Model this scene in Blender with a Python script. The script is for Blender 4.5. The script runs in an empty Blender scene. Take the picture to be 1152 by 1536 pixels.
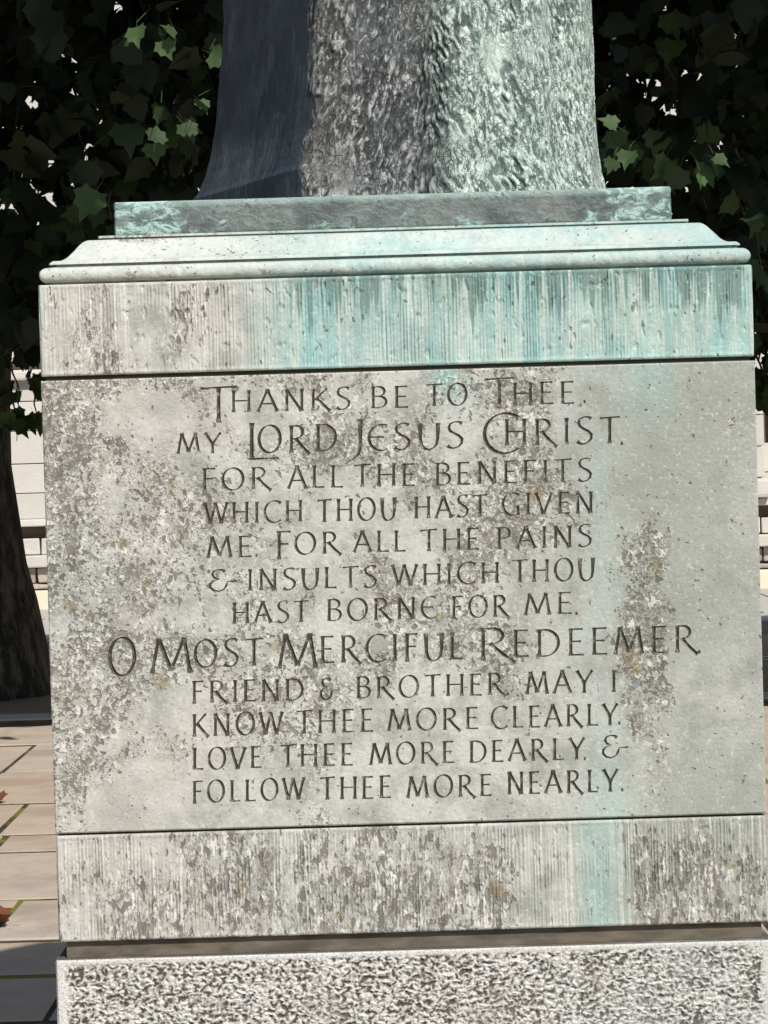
import bpy, bmesh, math, random
import numpy as np
from mathutils import Matrix, Vector
from mathutils.geometry import delaunay_2d_cdt
R = math.radians
random.seed(7); RNG = np.random.default_rng(11)
scene = bpy.context.scene
COL = scene.collection

# ------------------------------------------------------------------ camera
FPX = 3892.0
CAM_POS = Vector((0, 0, 1.6))
PITCH = 0.020; ROLL = -0.029
CAM_ROT = Matrix.Rotation(math.pi/2 - PITCH, 3, 'X') @ Matrix.Rotation(ROLL, 3, 'Z')
cam = bpy.data.objects.new('camera', bpy.data.cameras.new('camera')); COL.objects.link(cam)
cam.data.sensor_fit = 'VERTICAL'; cam.data.sensor_height = 24.0
cam.data.lens = FPX/1536*24; cam.data.clip_end = 2000; cam.data.clip_start = 0.05
cam.matrix_world = Matrix.Translation(CAM_POS) @ CAM_ROT.to_4x4()
scene.camera = cam
cam.data.dof.use_dof = False
# ------------------------------------------------------------------ light
SUN_EL, SUN_AZ = R(45), R(26)          # azimuth to the right of straight behind the camera
world = bpy.data.worlds.new('World'); scene.world = world; world.use_nodes = True
wn = world.node_tree; wn.nodes.clear()
sky = wn.nodes.new('ShaderNodeTexSky'); sky.sky_type = 'NISHITA'; sky.sun_disc = False
sky.sun_elevation = SUN_EL; sky.sun_rotation = math.pi - SUN_AZ
bg = wn.nodes.new('ShaderNodeBackground'); bg.inputs[1].default_value = 0.085
wo = wn.nodes.new('ShaderNodeOutputWorld')
wn.links.new(sky.outputs[0], bg.inputs[0]); wn.links.new(bg.outputs[0], wo.inputs[0])
sd = bpy.data.lights.new('sun', 'SUN'); sd.energy = 4.2; sd.angle = R(0.5); sd.color = (1, 0.95, 0.87)
sun = bpy.data.objects.new('sun', sd); COL.objects.link(sun)
to_sun = Vector((math.sin(SUN_AZ)*math.cos(SUN_EL), -math.cos(SUN_AZ)*math.cos(SUN_EL), math.sin(SUN_EL)))
sun.rotation_euler = to_sun.to_track_quat('Z', 'Y').to_euler()
sun.location = (6, -8, 12)
vs = scene.view_settings
vs.view_transform = 'Standard'; vs.look = 'None'; vs.exposure = 0.50; vs.gamma = 1; vs.use_curve_mapping = False

# ------------------------------------------------------------------ helpers
def at(px, py, Y):
    d = CAM_ROT @ Vector(((px-576)/FPX, -(py-768)/FPX, -1))
    return CAM_POS + d*(Y/d.y)

def tag(o, label=None, cat=None, group=None, kind=None):
    if label: o['label'] = label
    if cat: o['category'] = cat
    if group: o['group'] = group
    if kind: o['kind'] = kind
    return o

def mesh_np(name, verts, faces, smooth=False):
    """faces: (n,3) or (n,4) array, or list of index lists"""
    me = bpy.data.meshes.new(name)
    verts = np.asarray(verts, dtype=np.float32)
    if isinstance(faces, np.ndarray):
        n, k = faces.shape
        me.vertices.add(len(verts)); me.vertices.foreach_set('co', verts.ravel())
        me.loops.add(n*k); me.loops.foreach_set('vertex_index', faces.astype(np.int32).ravel())
        me.polygons.add(n); me.polygons.foreach_set('loop_start', np.arange(0, n*k, k, dtype=np.int32))
        me.update(calc_edges=True)
    else:
        me.from_pydata(verts.tolist(), [], faces)
    if smooth:
        me.polygons.foreach_set('use_smooth', np.ones(len(me.polygons), dtype=bool))
    me.validate()
    return me

def link(name, me, mat=None, parent=None, loc=None):
    o = bpy.data.objects.new(name, me); COL.objects.link(o)
    if mat and me is not None and not me.materials: me.materials.append(mat)
    if parent: o.parent = parent
    if loc is not None: o.location = loc
    return o

def box_me(name, sx, sy, sz, bev=0.0, seed=0, jit=0.0):
    bm = bmesh.new(); bmesh.ops.create_cube(bm, size=1)
    bmesh.ops.scale(bm, vec=(sx, sy, sz), verts=bm.verts)
    if jit:
        rr = random.Random(seed)
        for v in bm.verts: v.co += Vector([rr.uniform(-jit, jit) for _ in range(3)])
    if bev: bmesh.ops.bevel(bm, geom=bm.edges[:], offset=bev, segments=2, affect='EDGES', profile=0.6)
    me = bpy.data.meshes.new(name); bm.to_mesh(me); bm.free(); return me

def join_boxes(name, boxes, bev=0.01):
    """boxes: list of (cx,cy,cz,sx,sy,sz)"""
    bm = bmesh.new()
    for (cx, cy, cz, sx, sy, sz) in boxes:
        r = bmesh.ops.create_cube(bm, size=1)
        bmesh.ops.scale(bm, vec=(sx, sy, sz), verts=r['verts'])
        bmesh.ops.translate(bm, vec=(cx, cy, cz), verts=r['verts'])
    if bev: bmesh.ops.bevel(bm, geom=bm.edges[:], offset=bev, segments=1, affect='EDGES')
    me = bpy.data.meshes.new(name); bm.to_mesh(me); bm.free(); return me

# vectorised gradient noise
_P = np.random.default_rng(3).permutation(256); _P = np.concatenate([_P, _P, _P])
_G = np.random.default_rng(4).normal(size=(256, 3)); _G /= np.linalg.norm(_G, axis=1)[:, None]
def pn(x, y=0.0, z=0.0):
    x, y, z = np.broadcast_arrays(np.asarray(x, float), np.asarray(y, float), np.asarray(z, float))
    xi, yi, zi = np.floor(x), np.floor(y), np.floor(z)
    xf, yf, zf = x-xi, y-yi, z-zi
    xi, yi, zi = xi.astype(int) & 255, yi.astype(int) & 255, zi.astype(int) & 255
    f = lambda t: t*t*t*(t*(t*6-15)+10)
    u, v, w = f(xf), f(yf), f(zf)
    def g(i, j, k):
        h = _P[_P[_P[(xi+i) & 255] + ((yi+j) & 255)] + ((zi+k) & 255)]
        G = _G[h]
        return G[..., 0]*(xf-i) + G[..., 1]*(yf-j) + G[..., 2]*(zf-k)
    L = lambda a, b, t: a+(b-a)*t
    return 1.6*L(L(L(g(0,0,0), g(1,0,0), u), L(g(0,1,0), g(1,1,0), u), v),
             L(L(g(0,0,1), g(1,0,1), u), L(g(0,1,1), g(1,1,1), u), v), w)
def sstep(a, b, x):
    t = np.clip((np.asarray(x, float)-a)/(b-a), 0, 1); return t*t*(3-2*t)

# ------------------------------------------------------------------ node expressions
class E:
    def __init__(s, nt, sock): s.nt = nt; s.s = sock
    def _m(s, op, o=None, rev=False, clamp=False, c=None):
        n = s.nt.nodes.new('ShaderNodeMath'); n.operation = op; n.use_clamp = clamp
        a, b = (o, s) if rev else (s, o)
        for i, q in enumerate((a, b, c)):
            if q is None: continue
            if isinstance(q, E): s.nt.links.new(q.s, n.inputs[i])
            else: n.inputs[i].default_value = q
        return E(s.nt, n.outputs[0])
    def __add__(s, o): return s._m('ADD', o)
    __radd__ = __add__
    def __mul__(s, o): return s._m('MULTIPLY', o)
    __rmul__ = __mul__
    def __sub__(s, o): return s._m('SUBTRACT', o)
    def __rsub__(s, o): return s._m('SUBTRACT', o, rev=True)
    def abs(s): return s._m('ABSOLUTE')
    def clamp(s): return s._m('ADD', 0.0, clamp=True)
    def max(s, o): return s._m('MAXIMUM', o)
    def min(s, o): return s._m('MINIMUM', o)
    def ss(s, a, b, lo=0.0, hi=1.0):          # smoothstep a..b
        n = s.nt.nodes.new('ShaderNodeMapRange'); n.interpolation_type = 'SMOOTHSTEP'
        s.nt.links.new(s.s, n.inputs[0])
        if a > b: a, b, lo, hi = b, a, hi, lo
        n.inputs[1].default_value = a; n.inputs[2].default_value = b
        n.inputs[3].default_value = lo; n.inputs[4].default_value = hi
        return E(s.nt, n.outputs[0])
    def band(s, a, b, soft):
        return s.ss(a-soft, a+soft)*s.ss(b+soft, b-soft)

class Mat:
    def __init__(m, name, rough=0.85, metallic=0.0, spec=0.3):
        m.mat = bpy.data.materials.new(name); m.mat.use_nodes = True
        m.nt = m.mat.node_tree; m.nt.nodes.clear()
        m.b = m.nt.nodes.new('ShaderNodeBsdfPrincipled')
        m.b.inputs['Roughness'].default_value = rough; m.b.inputs['Metallic'].default_value = metallic
        m.b.inputs['Specular IOR Level'].default_value = spec
        m.o = m.nt.nodes.new('ShaderNodeOutputMaterial'); m.nt.links.new(m.b.outputs[0], m.o.inputs[0])
        tc = m.nt.nodes.new('ShaderNodeTexCoord'); m.co = tc.outputs['Object']
        sp = m.nt.nodes.new('ShaderNodeSeparateXYZ'); m.nt.links.new(m.co, sp.inputs[0])
        m.x, m.y, m.z = [E(m.nt, sp.outputs[i]) for i in range(3)]
    def vec(m, scale=(1, 1, 1), off=(0, 0, 0), warp=None, wamt=0.0):
        n = m.nt.nodes.new('ShaderNodeMapping'); m.nt.links.new(m.co, n.inputs[0])
        n.inputs['Scale'].default_value = scale; n.inputs['Location'].default_value = off
        return n.outputs[0]
    def noise(m, scale, detail=3, rough=0.55, dist=0.0, st=(1, 1, 1), off=(0, 0, 0)):
        n = m.nt.nodes.new('ShaderNodeTexNoise'); m.nt.links.new(m.vec(st, off), n.inputs['Vector'])
        n.inputs['Scale'].default_value = scale; n.inputs['Detail'].default_value = detail
        n.inputs['Roughness'].default_value = rough; n.inputs['Distortion'].default_value = dist
        return E(m.nt, n.outputs['Fac'])
    def vor(m, scale, st=(1, 1, 1), off=(0, 0, 0), feature='F1', rnd=1.0):
        n = m.nt.nodes.new('ShaderNodeTexVoronoi'); n.feature = feature
        m.nt.links.new(m.vec(st, off), n.inputs['Vector']); n.inputs['Scale'].default_value = scale
        n.inputs['Randomness'].default_value = rnd
        return E(m.nt, n.outputs['Distance'])
    def rnd(m):
        n = m.nt.nodes.new('ShaderNodeObjectInfo'); return E(m.nt, n.outputs['Random'])
    def attr(m, name):
        n = m.nt.nodes.new('ShaderNodeAttribute'); n.attribute_name = name; return E(m.nt, n.outputs['Fac'])
    def mix(m, a, b, f):
        n = m.nt.nodes.new('ShaderNodeMix'); n.data_type = 'RGBA'
        if isinstance(f, E): m.nt.links.new(f.s, n.inputs[0])
        else: n.inputs[0].default_value = f
        for q, i in ((a, 6), (b, 7)):
            if isinstance(q, (tuple, list)): n.inputs[i].default_value = (*q, 1)
            else: m.nt.links.new(q, n.inputs[i])
        return n.outputs[2]
    def color(m, c):
        if isinstance(c, (tuple, list)): m.b.inputs['Base Color'].default_value = (*c, 1)
        else: m.nt.links.new(c, m.b.inputs['Base Color'])
    def bump(m, h, dist=0.002, strength=1.0):
        n = m.nt.nodes.new('ShaderNodeBump'); n.inputs['Strength'].default_value = strength
        n.inputs['Distance'].default_value = dist; m.nt.links.new(h.s, n.inputs['Height'])
        m.nt.links.new(n.outputs[0], m.b.inputs['Normal'])

# ------------------------------------------------------------------ monument dimensions (from the photograph)
YC = 4.75                                   # axis of the monument
CX = at(588.5, 430, YC).x*0.5 + at(619, 1400, YC).x*0.5
def hw(p): return p*YC/(FPX+p)              # half width of a square whose front shows p pixels from its middle
def zc(v, w):                               # height at v pixels (roll removed) under the picture centre on the front face of half-width w
    u = 23.5
    px = 576 + u*math.cos(0.029) + v*math.sin(0.029); py = 768 - u*math.sin(0.029) + v*math.cos(0.029)
    return at(px, py, YC-w).z
W_SH = hw(535)
Z_SH_TOP = zc(-355, W_SH); Z_J1 = zc(-214.5, W_SH); Z_J2 = zc(470, W_SH); Z_SH_BOT = zc(631, W_SH)
W_BASE = hw(541); Z_BASE = zc(658, W_BASE)
def loc(px, py, w=W_SH):                    # pixel on the front face -> local x, z of the monument
    p = at(px, py, YC-w); return p.x-CX, p.z

# ------------------------------------------------------------------ materials
def stone_common(m, kind):
    """shared look of the weathered limestone: algae, black lichen, verdigris run-off; kind: panel / top / low / cornice"""
    x, z = m.x, m.z
    big = m.noise(3.2, 4, 0.6); med = m.noise(14, 4, 0.6, off=(3, 1, 7)); fine = m.noise(160, 3, 0.6)
    st = (1, 1, 0.45) if kind in ('top', 'low') else (1, 1, 0.9)
    # base tone
    c = m.mix((0.235, 0.245, 0.225), (0.40, 0.405, 0.38), med.ss(0.32, 0.62))
    c = m.mix(c, (0.50, 0.49, 0.455), m.noise(26, 4, 0.7, off=(9, 9, 1)).ss(0.56, 0.72)*0.5)
    c = m.mix(c, (0.17, 0.18, 0.16), m.noise(20, 5, 0.75, off=(2, 9, 6)).ss(0.56, 0.74)*0.45)
    c = m.mix(c, (0.43, 0.40, 0.36), (x.ss(0.1, -0.5)*big.ss(0.35, 0.65))*0.5)
    c = m.mix(c, (0.22, 0.235, 0.205), x.ss(0.08, 0.42)*(big+med*0.4).ss(0.4, 0.85)*0.85)
    return c, big, med, fine, st

def make_stone(kind):
    m = Mat('weathered_limestone_'+kind, 0.9)
    c, big, med, fine, st = stone_common(m, kind)
    x, z = m.x, m.z
    X = lambda px, py=800: loc(px, py)[0]
    Z = lambda py, px=588: loc(px, py)[1]
    warp = (m.noise(9, 3, 0.6, off=(0, 0, 4))-0.5)
    warp2 = (m.noise(40, 3, 0.6, st=(1, 1, 0.15), off=(5, 0, 4))-0.5)
    xx = x + warp*0.10
    # verdigris run-off stains
    if kind == 'panel':
        v = (xx+0.0).band(X(655), X(715), 0.02)*z.ss(Z(640), Z(560))*0.9
        v = v.max(xx.band(X(930), X(1010), 0.035)*z.ss(Z(690), Z(560))*0.45)
        v = v.max((x+warp*0.04).band(X(872), X(925), 0.018)*z.ss(Z(1060), Z(1215))*0.45)
        v = v.max((x+warp*0.12).band(X(860), X(935), 0.04)*(med.ss(0.35, 0.6))*0.24)
        dens = xx.ss(X(460), X(60))*0.82
        dens = dens.max((xx+0.0).band(X(925), X(1000), 0.02)*z.ss(Z(720), Z(850))*0.75)
        dens = dens.max(z.ss(Z(660), Z(560))*xx.ss(X(680), X(560))*0.8)
        dens = dens.max(0.46*x.ss(X(960), X(800)))
        dens = dens*z.ss(Z(1235), Z(1000), 0.45, 1.0)
    elif kind == 'top':
        v = xx.ss(X(330), X(470))*0.62
        v = v.max(xx.band(X(440), X(560), 0.05)*0.75)
        v = v.max(xx.ss(X(620), X(860))*(z+warp*0.1).ss(Z(470), Z(535))*0.95)
        v = v.max((x).ss(X(640), X(720))*0.75)
        drip = m.noise(34, 3, 0.6, st=(1, 1, 0.06), off=(3, 3, 3))
        v = v.max(xx.ss(X(430), X(480))*drip.ss(0.50, 0.62)*0.95)
        v = v*(m.noise(11, 4, 0.65, off=(9, 2, 1), st=(1, 1, 0.35)).ss(0.25, 0.55, 0.35, 1.0))
        v = v.max(x.band(X(70), X(74), 0.002)*z.ss(Z(505), Z(450))*0.8)
        dens = (xx.band(X(110), X(200), 0.03)*0.62).max(xx.band(X(250), X(440), 0.03)*z.ss(Z(560), Z(500))*0.5)
    elif kind == 'low':
        v = (x+warp*0.05).band(X(868, 1300), X(928, 1300), 0.022)*0.52
        dens = ((xx.ss(X(800, 1300), X(700, 1300))*0.62).max(xx.ss(X(925, 1300), X(950, 1300))*0.66))*(z+warp*0.12).ss(Z(1250), Z(1320), 0.55, 1.0)
    else:
        v = (xx.ss(X(200), X(640))*0.34 + 0.10)*m.noise(12, 4, 0.65, off=(6, 6, 1), st=(1, 1, 2)).ss(0.3, 0.6, 0.5, 1.25)
        c = m.mix(c, (0.50, 0.51, 0.48), 0.5)
        dens = 0.16*x.ss(X(700), X(400)) + 0.04
    if kind in ('top', 'low'):
        streak = m.noise(150, 2, 0.6, st=(1, 1, 0.02), off=(1, 8, 2))
        v = v*streak.ss(0.30, 0.62, 0.45, 1.0) if kind == 'top' else v
        c = m.mix(c, (0.17, 0.20, 0.175), x.ss(X(430), X(620))*z.ss(Z(520), Z(440))*streak.ss(0.40, 0.62)*(0.8 if kind == 'top' else 0.0))
        c = m.mix(c, (0.15, 0.145, 0.125), streak.ss(0.52, 0.70)*(0.40 if kind == 'low' else 0.16))
        c = m.mix(c, (0.55, 0.55, 0.52), streak.ss(0.47, 0.33)*0.55)
    vcol = m.mix((0.33, 0.48, 0.435), (0.175, 0.37, 0.365), (big+warp2).ss(0.35, 0.65))
    if kind in ('panel', 'low'): vcol = m.mix(vcol, (0.25, 0.30, 0.28), 0.35)
    c = m.mix(c, vcol, v.clamp())
    if kind == 'top':
        hang = (m.noise(70, 2, 0.6, st=(1, 1, 0.04), off=(7, 7, 2)) + (z-loc(588, 500)[1])*2.2)
        c = m.mix(c, (0.085, 0.15, 0.135), hang.ss(0.60, 0.68)*x.ss(X(400), X(480))*0.75)
    # lichen: blotchy clusters of dark spots with pale centres and rims
    patch = m.noise(8, 3, 0.6, off=(2, 5, 2), st=st) + dens*0.42
    wv = m.noise(24, 2, 0.5, off=(7, 7, 1))
    sp1 = m.noise(125, 1.5, 0.5, dist=0.25, st=st)
    sp2 = m.noise(105, 2, 0.55, dist=0.4, off=(4, 4, 4), st=st)
    gate = patch.ss(0.58, 0.80)
    grime = m.noise(38, 4, 0.65, off=(1, 2, 9), st=st)
    c = m.mix(c, (0.21, 0.19, 0.16), gate*grime.ss(0.42, 0.66)*0.55)
    med2 = m.noise(33, 3, 0.65, off=(6, 2, 3), st=st)
    pale = (gate*0.9+0.06)*(sp2+(med2-0.5)*0.3).ss(0.44, 0.34)
    c = m.mix(c, (0.62, 0.60, 0.56), pale.clamp()*0.58)
    shift = gate*0.155 + (med2-0.5)*0.30 - 0.195
    dark = (sp1+shift).ss(0.50, 0.58)
    dk2 = (m.noise(260, 2, 0.5, off=(2, 2, 2), st=st)+shift).ss(0.53, 0.60)*0.8
    dk3 = (m.noise(62, 3, 0.6, off=(2, 9, 2), st=st)+shift*1.2).ss(0.55, 0.62)*0.8
    dk4 = (sp2-0.5).abs().ss(0.035, 0.010)*(gate*m.noise(20, 3, 0.6, off=(5, 0, 5), st=st).ss(0.42, 0.6))*0.75
    dark = dark.max(dk2).max(dk3).max(dk4).clamp()
    c = m.mix(c, m.mix((0.060, 0.056, 0.046), (0.115, 0.095, 0.075), wv.ss(0.4, 0.6)), dark*0.76)
    # rare ochre lichen
    och = m.noise(18, 2, 0.5, off=(8, 3, 5)).ss(0.66, 0.72)*gate
    c = m.mix(c, (0.20, 0.15, 0.07), och*0.6)
    # thin general grain
    c = m.mix(c, (0.18, 0.18, 0.165), fine.ss(0.56, 0.72)*0.45)
    c = m.mix(c, (0.60, 0.60, 0.57), fine.ss(0.42, 0.30)*0.35)
    m.color(c)
    h = fine*0.5 + sp2*0.25 - dark*0.6 + pale*0.25 + m.noise(50, 4, 0.65)*0.9
    m.bump(h, 0.0022, 0.9)
    return m.mat

M = {}
for k in ('panel', 'top', 'low', 'cornice'): M[k] = make_stone(k)

m = Mat('incised_letter_grime', 0.95)  # groove shadow painted into the colour together with the grime
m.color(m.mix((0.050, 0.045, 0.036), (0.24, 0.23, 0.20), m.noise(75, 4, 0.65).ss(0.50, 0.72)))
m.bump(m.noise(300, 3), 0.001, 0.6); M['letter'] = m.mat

m = Mat('recess_mortar', 0.95)
m.color(m.mix((0.065, 0.055, 0.042), (0.13, 0.11, 0.088), m.noise(14, 4, 0.6, st=(1, 1, 3)).ss(0.3, 0.7)))
m.bump(m.noise(120, 3), 0.001, 0.5); M['recess'] = m.mat
m = Mat('joint_dirt', 0.95)
m.color(m.mix((0.020, 0.022, 0.016), (0.055, 0.055, 0.035), m.noise(30, 3))); M['joint'] = m.mat

m = Mat('hammered_granite', 0.88)
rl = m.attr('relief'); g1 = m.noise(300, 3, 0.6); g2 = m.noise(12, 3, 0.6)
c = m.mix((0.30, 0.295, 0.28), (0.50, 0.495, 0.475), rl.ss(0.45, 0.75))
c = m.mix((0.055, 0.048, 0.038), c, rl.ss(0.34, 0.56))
c = m.mix(c, (0.15, 0.145, 0.13), g1.ss(0.50, 0.62)*0.6)
c = m.mix(c, (0.26, 0.25, 0.22), m.noise(9, 4, 0.7, off=(4, 1, 1)).ss(0.5, 0.7)*0.45)
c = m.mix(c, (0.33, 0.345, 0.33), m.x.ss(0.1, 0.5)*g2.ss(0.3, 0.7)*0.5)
m.color(c); m.bump(g1, 0.0015, 0.7); M['granite'] = m.mat

# bronze, patinated
m = Mat('patinated_bronze_robe', 0.78, 0.0, 0.3)
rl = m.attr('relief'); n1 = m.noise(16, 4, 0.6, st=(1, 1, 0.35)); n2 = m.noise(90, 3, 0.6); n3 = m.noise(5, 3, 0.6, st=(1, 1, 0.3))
x = m.x + (n1-0.5)*0.06
shaded_face = m.mix((0.026, 0.034, 0.046), (0.052, 0.064, 0.077), m.noise(9, 4, 0.65).ss(0.35, 0.7))  # left face of the robe: its shade is painted in as dark blue
shaded_face = m.mix(shaded_face, (0.085, 0.105, 0.11), m.noise(9, 5, 0.7, off=(1, 1, 5), st=(1.4, 1, 0.6)).ss(0.52, 0.66)*0.7)
shaded_face = m.mix(shaded_face, (0.018, 0.024, 0.03), m.noise(22, 5, 0.7, off=(3, 1, 5), st=(1.4, 1, 0.4)).ss(0.52, 0.66)*0.6)
brown = m.mix((0.095, 0.092, 0.088), (0.20, 0.195, 0.187), n1.ss(0.35, 0.65))
green = m.mix((0.31, 0.385, 0.35), (0.46, 0.53, 0.49), n1.ss(0.3, 0.7))
c = m.mix(brown, green, x.ss(0.045, 0.13))
c = m.mix(c, (0.07, 0.085, 0.10), x.band(-0.055, 0.045, 0.035)*n3.ss(0.25, 0.5)*0.85)  # dark streak paints the shade inside the centre fold
c = m.mix(c, (0.30, 0.36, 0.34), (n2.ss(0.5, 0.65))*x.band(-0.12, 0.12, 0.02)*0.45)
c = m.mix(c, green, m.z.ss(2.075, 2.045)*m.x.ss(-0.16, -0.10)*n1.ss(0.25, 0.5)*0.7)
c = m.mix(c, m.mix((0.045, 0.05, 0.05), (0.11, 0.15, 0.14), x.ss(0.0, 0.2)), rl.ss(0.52, 0.40)*0.95)  # hollows of the relief: dirt and painted shade together
c = m.mix(c, m.mix((0.38, 0.37, 0.36), (0.55, 0.62, 0.58), x.ss(0.0, 0.2)), rl.ss(0.56, 0.66)*0.75)  # highlights on the ridges put into the colour
wn_ = m.noise(78, 1.5, 0.5, dist=1.3, st=(1, 1, 0.55)); wn2 = m.noise(120, 1.5, 0.5, dist=1.0, st=(1, 0.8, 0.7), off=(2, 2, 2))
worm = ((wn_-0.5).abs().ss(0.040, 0.012)).max((wn2-0.5).abs().ss(0.034, 0.012)*0.8)*m.noise(11, 3, 0.6, off=(1, 4, 4)).ss(0.33, 0.55, 0.25, 1.0)
c = m.mix(c, m.mix((0.025, 0.024, 0.022), (0.045, 0.075, 0.068), x.ss(0.0, 0.2)), worm*0.85)
c = m.mix(c, m.mix((0.36, 0.36, 0.355), (0.52, 0.60, 0.56), x.ss(0.0, 0.2)), (wn_-0.62).ss(0.0, 0.06)*0.55)
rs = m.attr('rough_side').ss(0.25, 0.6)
c = m.mix(shaded_face, c, rs)
m.color(c); m.bump(n2*0.5+m.noise(220, 3)*0.5-worm*rs*1.6+(1-rs)*(m.noise(38, 5, 0.7, st=(1, 1, 0.5))*3.5+m.noise(110, 3, 0.6, st=(1, 1, 0.6))*1.5), 0.002, 0.8)
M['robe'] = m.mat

m = Mat('patinated_bronze_plate', 0.65, 0.0, 0.4)
n1 = m.noise(7, 4, 0.65, dist=0.5); n2 = m.noise(60, 4, 0.65, dist=0.8, st=(0.6, 1, 1)); n3 = m.noise(24, 3, 0.6, off=(3, 3, 3), st=(0.5, 1, 1))
g = m.mix((0.075, 0.115, 0.108), (0.30, 0.43, 0.40), n2.ss(0.44, 0.60))
dk = m.mix((0.060, 0.070, 0.070), (0.115, 0.125, 0.12), n1.ss(0.4, 0.6))
edge = m.x.abs().ss(0.30, 0.44)
c = m.mix(g, dk, (n3 - edge*0.25 + n1*0.25).ss(0.46, 0.56)*0.85)
c = m.mix(c, (0.42, 0.60, 0.56), m.z.ss(2.025, 2.032)*0.25)
c = m.mix(c, (0.035, 0.05, 0.05), n2.ss(0.60, 0.68)*0.8)
m.color(c); m.bump(n2+m.noise(200)*0.4, 0.004, 0.9); M['plate'] = m.mat

# ------------------------------------------------------------------ ring-block: a square stone with rounded corners, displaced along its normal
def ring_path(n_front, n_side, r):
    """unit description: returns list of (segment id, t) sampled around; seg 0 front(-Y) left->right, 1 right, 2 back, 3 left"""
    out = []
    for seg, n in ((0, n_front), (1, n_side), (2, max(4, n_side//4)), (3, n_side)):
        for i in range(n): out.append((seg, i/n))
    return out

def ring_block(name, prof, n_front, n_side, disp=None, mat=None, parent=None, smooth=True, caps=True):
    """prof: list of (half width, z); disp(seg, s, z, w) -> outward offset (arrays); s in metres along the side from its middle"""
    path = ring_path(n_front, n_side, 0)
    seg = np.array([p[0] for p in path]); t = np.array([p[1] for p in path])
    nrm = np.array([(0, -1), (1, 0), (0, 1), (-1, 0)], float)
    tan = np.array([(1, 0), (0, 1), (-1, 0), (0, -1)], float)
    nr, nu = len(prof), len(path)
    w = np.array([p[0] for p in prof])[:, None]; z = np.array([p[1] for p in prof])[:, None] + np.zeros((1, nu))
    s = (t[None, :]*2-1)*w
    P = nrm[seg][None]*w[..., None] + tan[seg][None]*s[..., None]
    d = np.zeros((nr, nu))
    if disp is not None:
        d = disp(np.broadcast_to(seg, (nr, nu)), s, z, w+0*s)
    # keep the corners closed and slightly worn
    edge = np.clip((w - np.abs(s))/0.004, 0, 1)
    d = d*edge
    P = P + nrm[seg][None]*d[..., None]
    corner = (1-np.clip((w-np.abs(s))/0.003, 0, 1))
    worn = 0.0012 + 0.0012*np.clip(pn(z*25, seg[None]*7.3+np.sign(s)*0, 3.3)+0.2, 0, 1)
    P = P*(1-(corner*worn/w)[..., None]*1.4)
    V = np.concatenate([P, z[..., None]], axis=2).reshape(-1, 3)
    i = np.arange(nr-1)[:, None]*nu; j = np.arange(nu)[None]; jn = (j+1) % nu
    F = np.stack([i+j, i+jn, i+nu+jn, i+nu+j], axis=2).reshape(-1, 4)
    if prof[0][1] > prof[-1][1]: F = F[:, ::-1]
    me = mesh_np(name, V, F)
    bm = bmesh.new(); bm.from_mesh(me); bm.verts.ensure_lookup_table()
    if caps:
        a = [bm.verts[k] for k in range(nu)]; b = [bm.verts[(nr-1)*nu+k] for k in range(nu)]
        up = prof[-1][1] > prof[0][1]
        bm.faces.new(a[::-1] if up else a); bm.faces.new(b if up else b[::-1])
    bm.to_mesh(me); bm.free()
    if smooth:
        sm = np.ones(len(me.polygons), dtype=bool)
        me.polygons.foreach_set('use_smooth', sm)
        me.set_sharp_from_angle(angle=R(40))
    o = link(name, me, mat, parent)
    return o, d.reshape(-1), nu, nr

# ------------------------------------------------------------------ THE PLINTH
plinth = link('stone_plinth', None, None, None, (CX, YC, 0))
tag(plinth, 'tall square weathered stone plinth carved with a twelve line prayer, under the bronze statue', 'plinth')

def edge_round(z, z0, z1, r=0.003, amt=0.002):
    dz = np.minimum(z-z0, z1-z)
    return -amt*np.clip(1-dz/r, 0, 1)**2

def comb(seg, s, z, w, z0, z1, sd):
    """vertical comb tooling, worn in patches, with a plain margin"""
    m = 0.5+0.5*np.sin(2*np.pi*s/0.0056 + 3.2*pn(s*45, z*4, sd) + 1.5*pn(s*140, 0.5, sd) + seg)
    ridge = (m**1.3)*0.0019*np.clip(0.75+0.9*pn(s*60, z*9, sd+4.5), 0.1, 1.3)
    wear = sstep(-0.45, 0.15, pn(s*9, z*12, sd+9))
    margin = sstep(0.004, 0.008, np.minimum(z-z0, z1-z))*sstep(0.006, 0.010, w-np.abs(s))
    pit = -0.0022*sstep(0.42, 0.62, pn(s*110, z*50, sd+2))
    return ridge*wear*margin - 0.0012*margin + pit*margin + edge_round(z, z0, z1) + 0.0006*pn(s*30, z*30, sd)

def zs(z0, z1, n): return list(np.linspace(z0, z1, n))
JH = 0.0036
# upper tooled band
zt0, zt1 = Z_J1+JH, Z_SH_TOP
ring_block('upper_band', [(W_SH, z) for z in zs(zt0, zt1, 70)], 900, 300,
           lambda sg, s, z, w: comb(sg, s, z, w, zt0, zt1, 1.0), M['top'], plinth)
zl0, zl1 = Z_SH_BOT, Z_J2-JH*0.55
ring_block('lower_band', [(W_SH, z) for z in zs(zl0, zl1, 80)], 900, 300,
           lambda sg, s, z, w: comb(sg, s, z, w, zl0, zl1, 21.0), M['low'], plinth)
# mortar joints, recessed
for za, zb in ((Z_J1-JH, Z_J1+JH), (Z_J2-JH*0.55, Z_J2+JH*0.55)):
    link('mortar_joint', box_me('mortar_joint', 2*W_SH-0.014, 2*W_SH-0.014, zb-za), M['joint'], plinth, (0, 0, (za+zb)/2))
# recessed fillet between shaft and base
link('recessed_fillet', box_me('recessed_fillet', 2*W_SH-0.022, 2*W_SH-0.022, Z_SH_BOT-Z_BASE, 0.001), M['recess'], plinth, (0, 0, (Z_SH_BOT+Z_BASE)/2))
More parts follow.
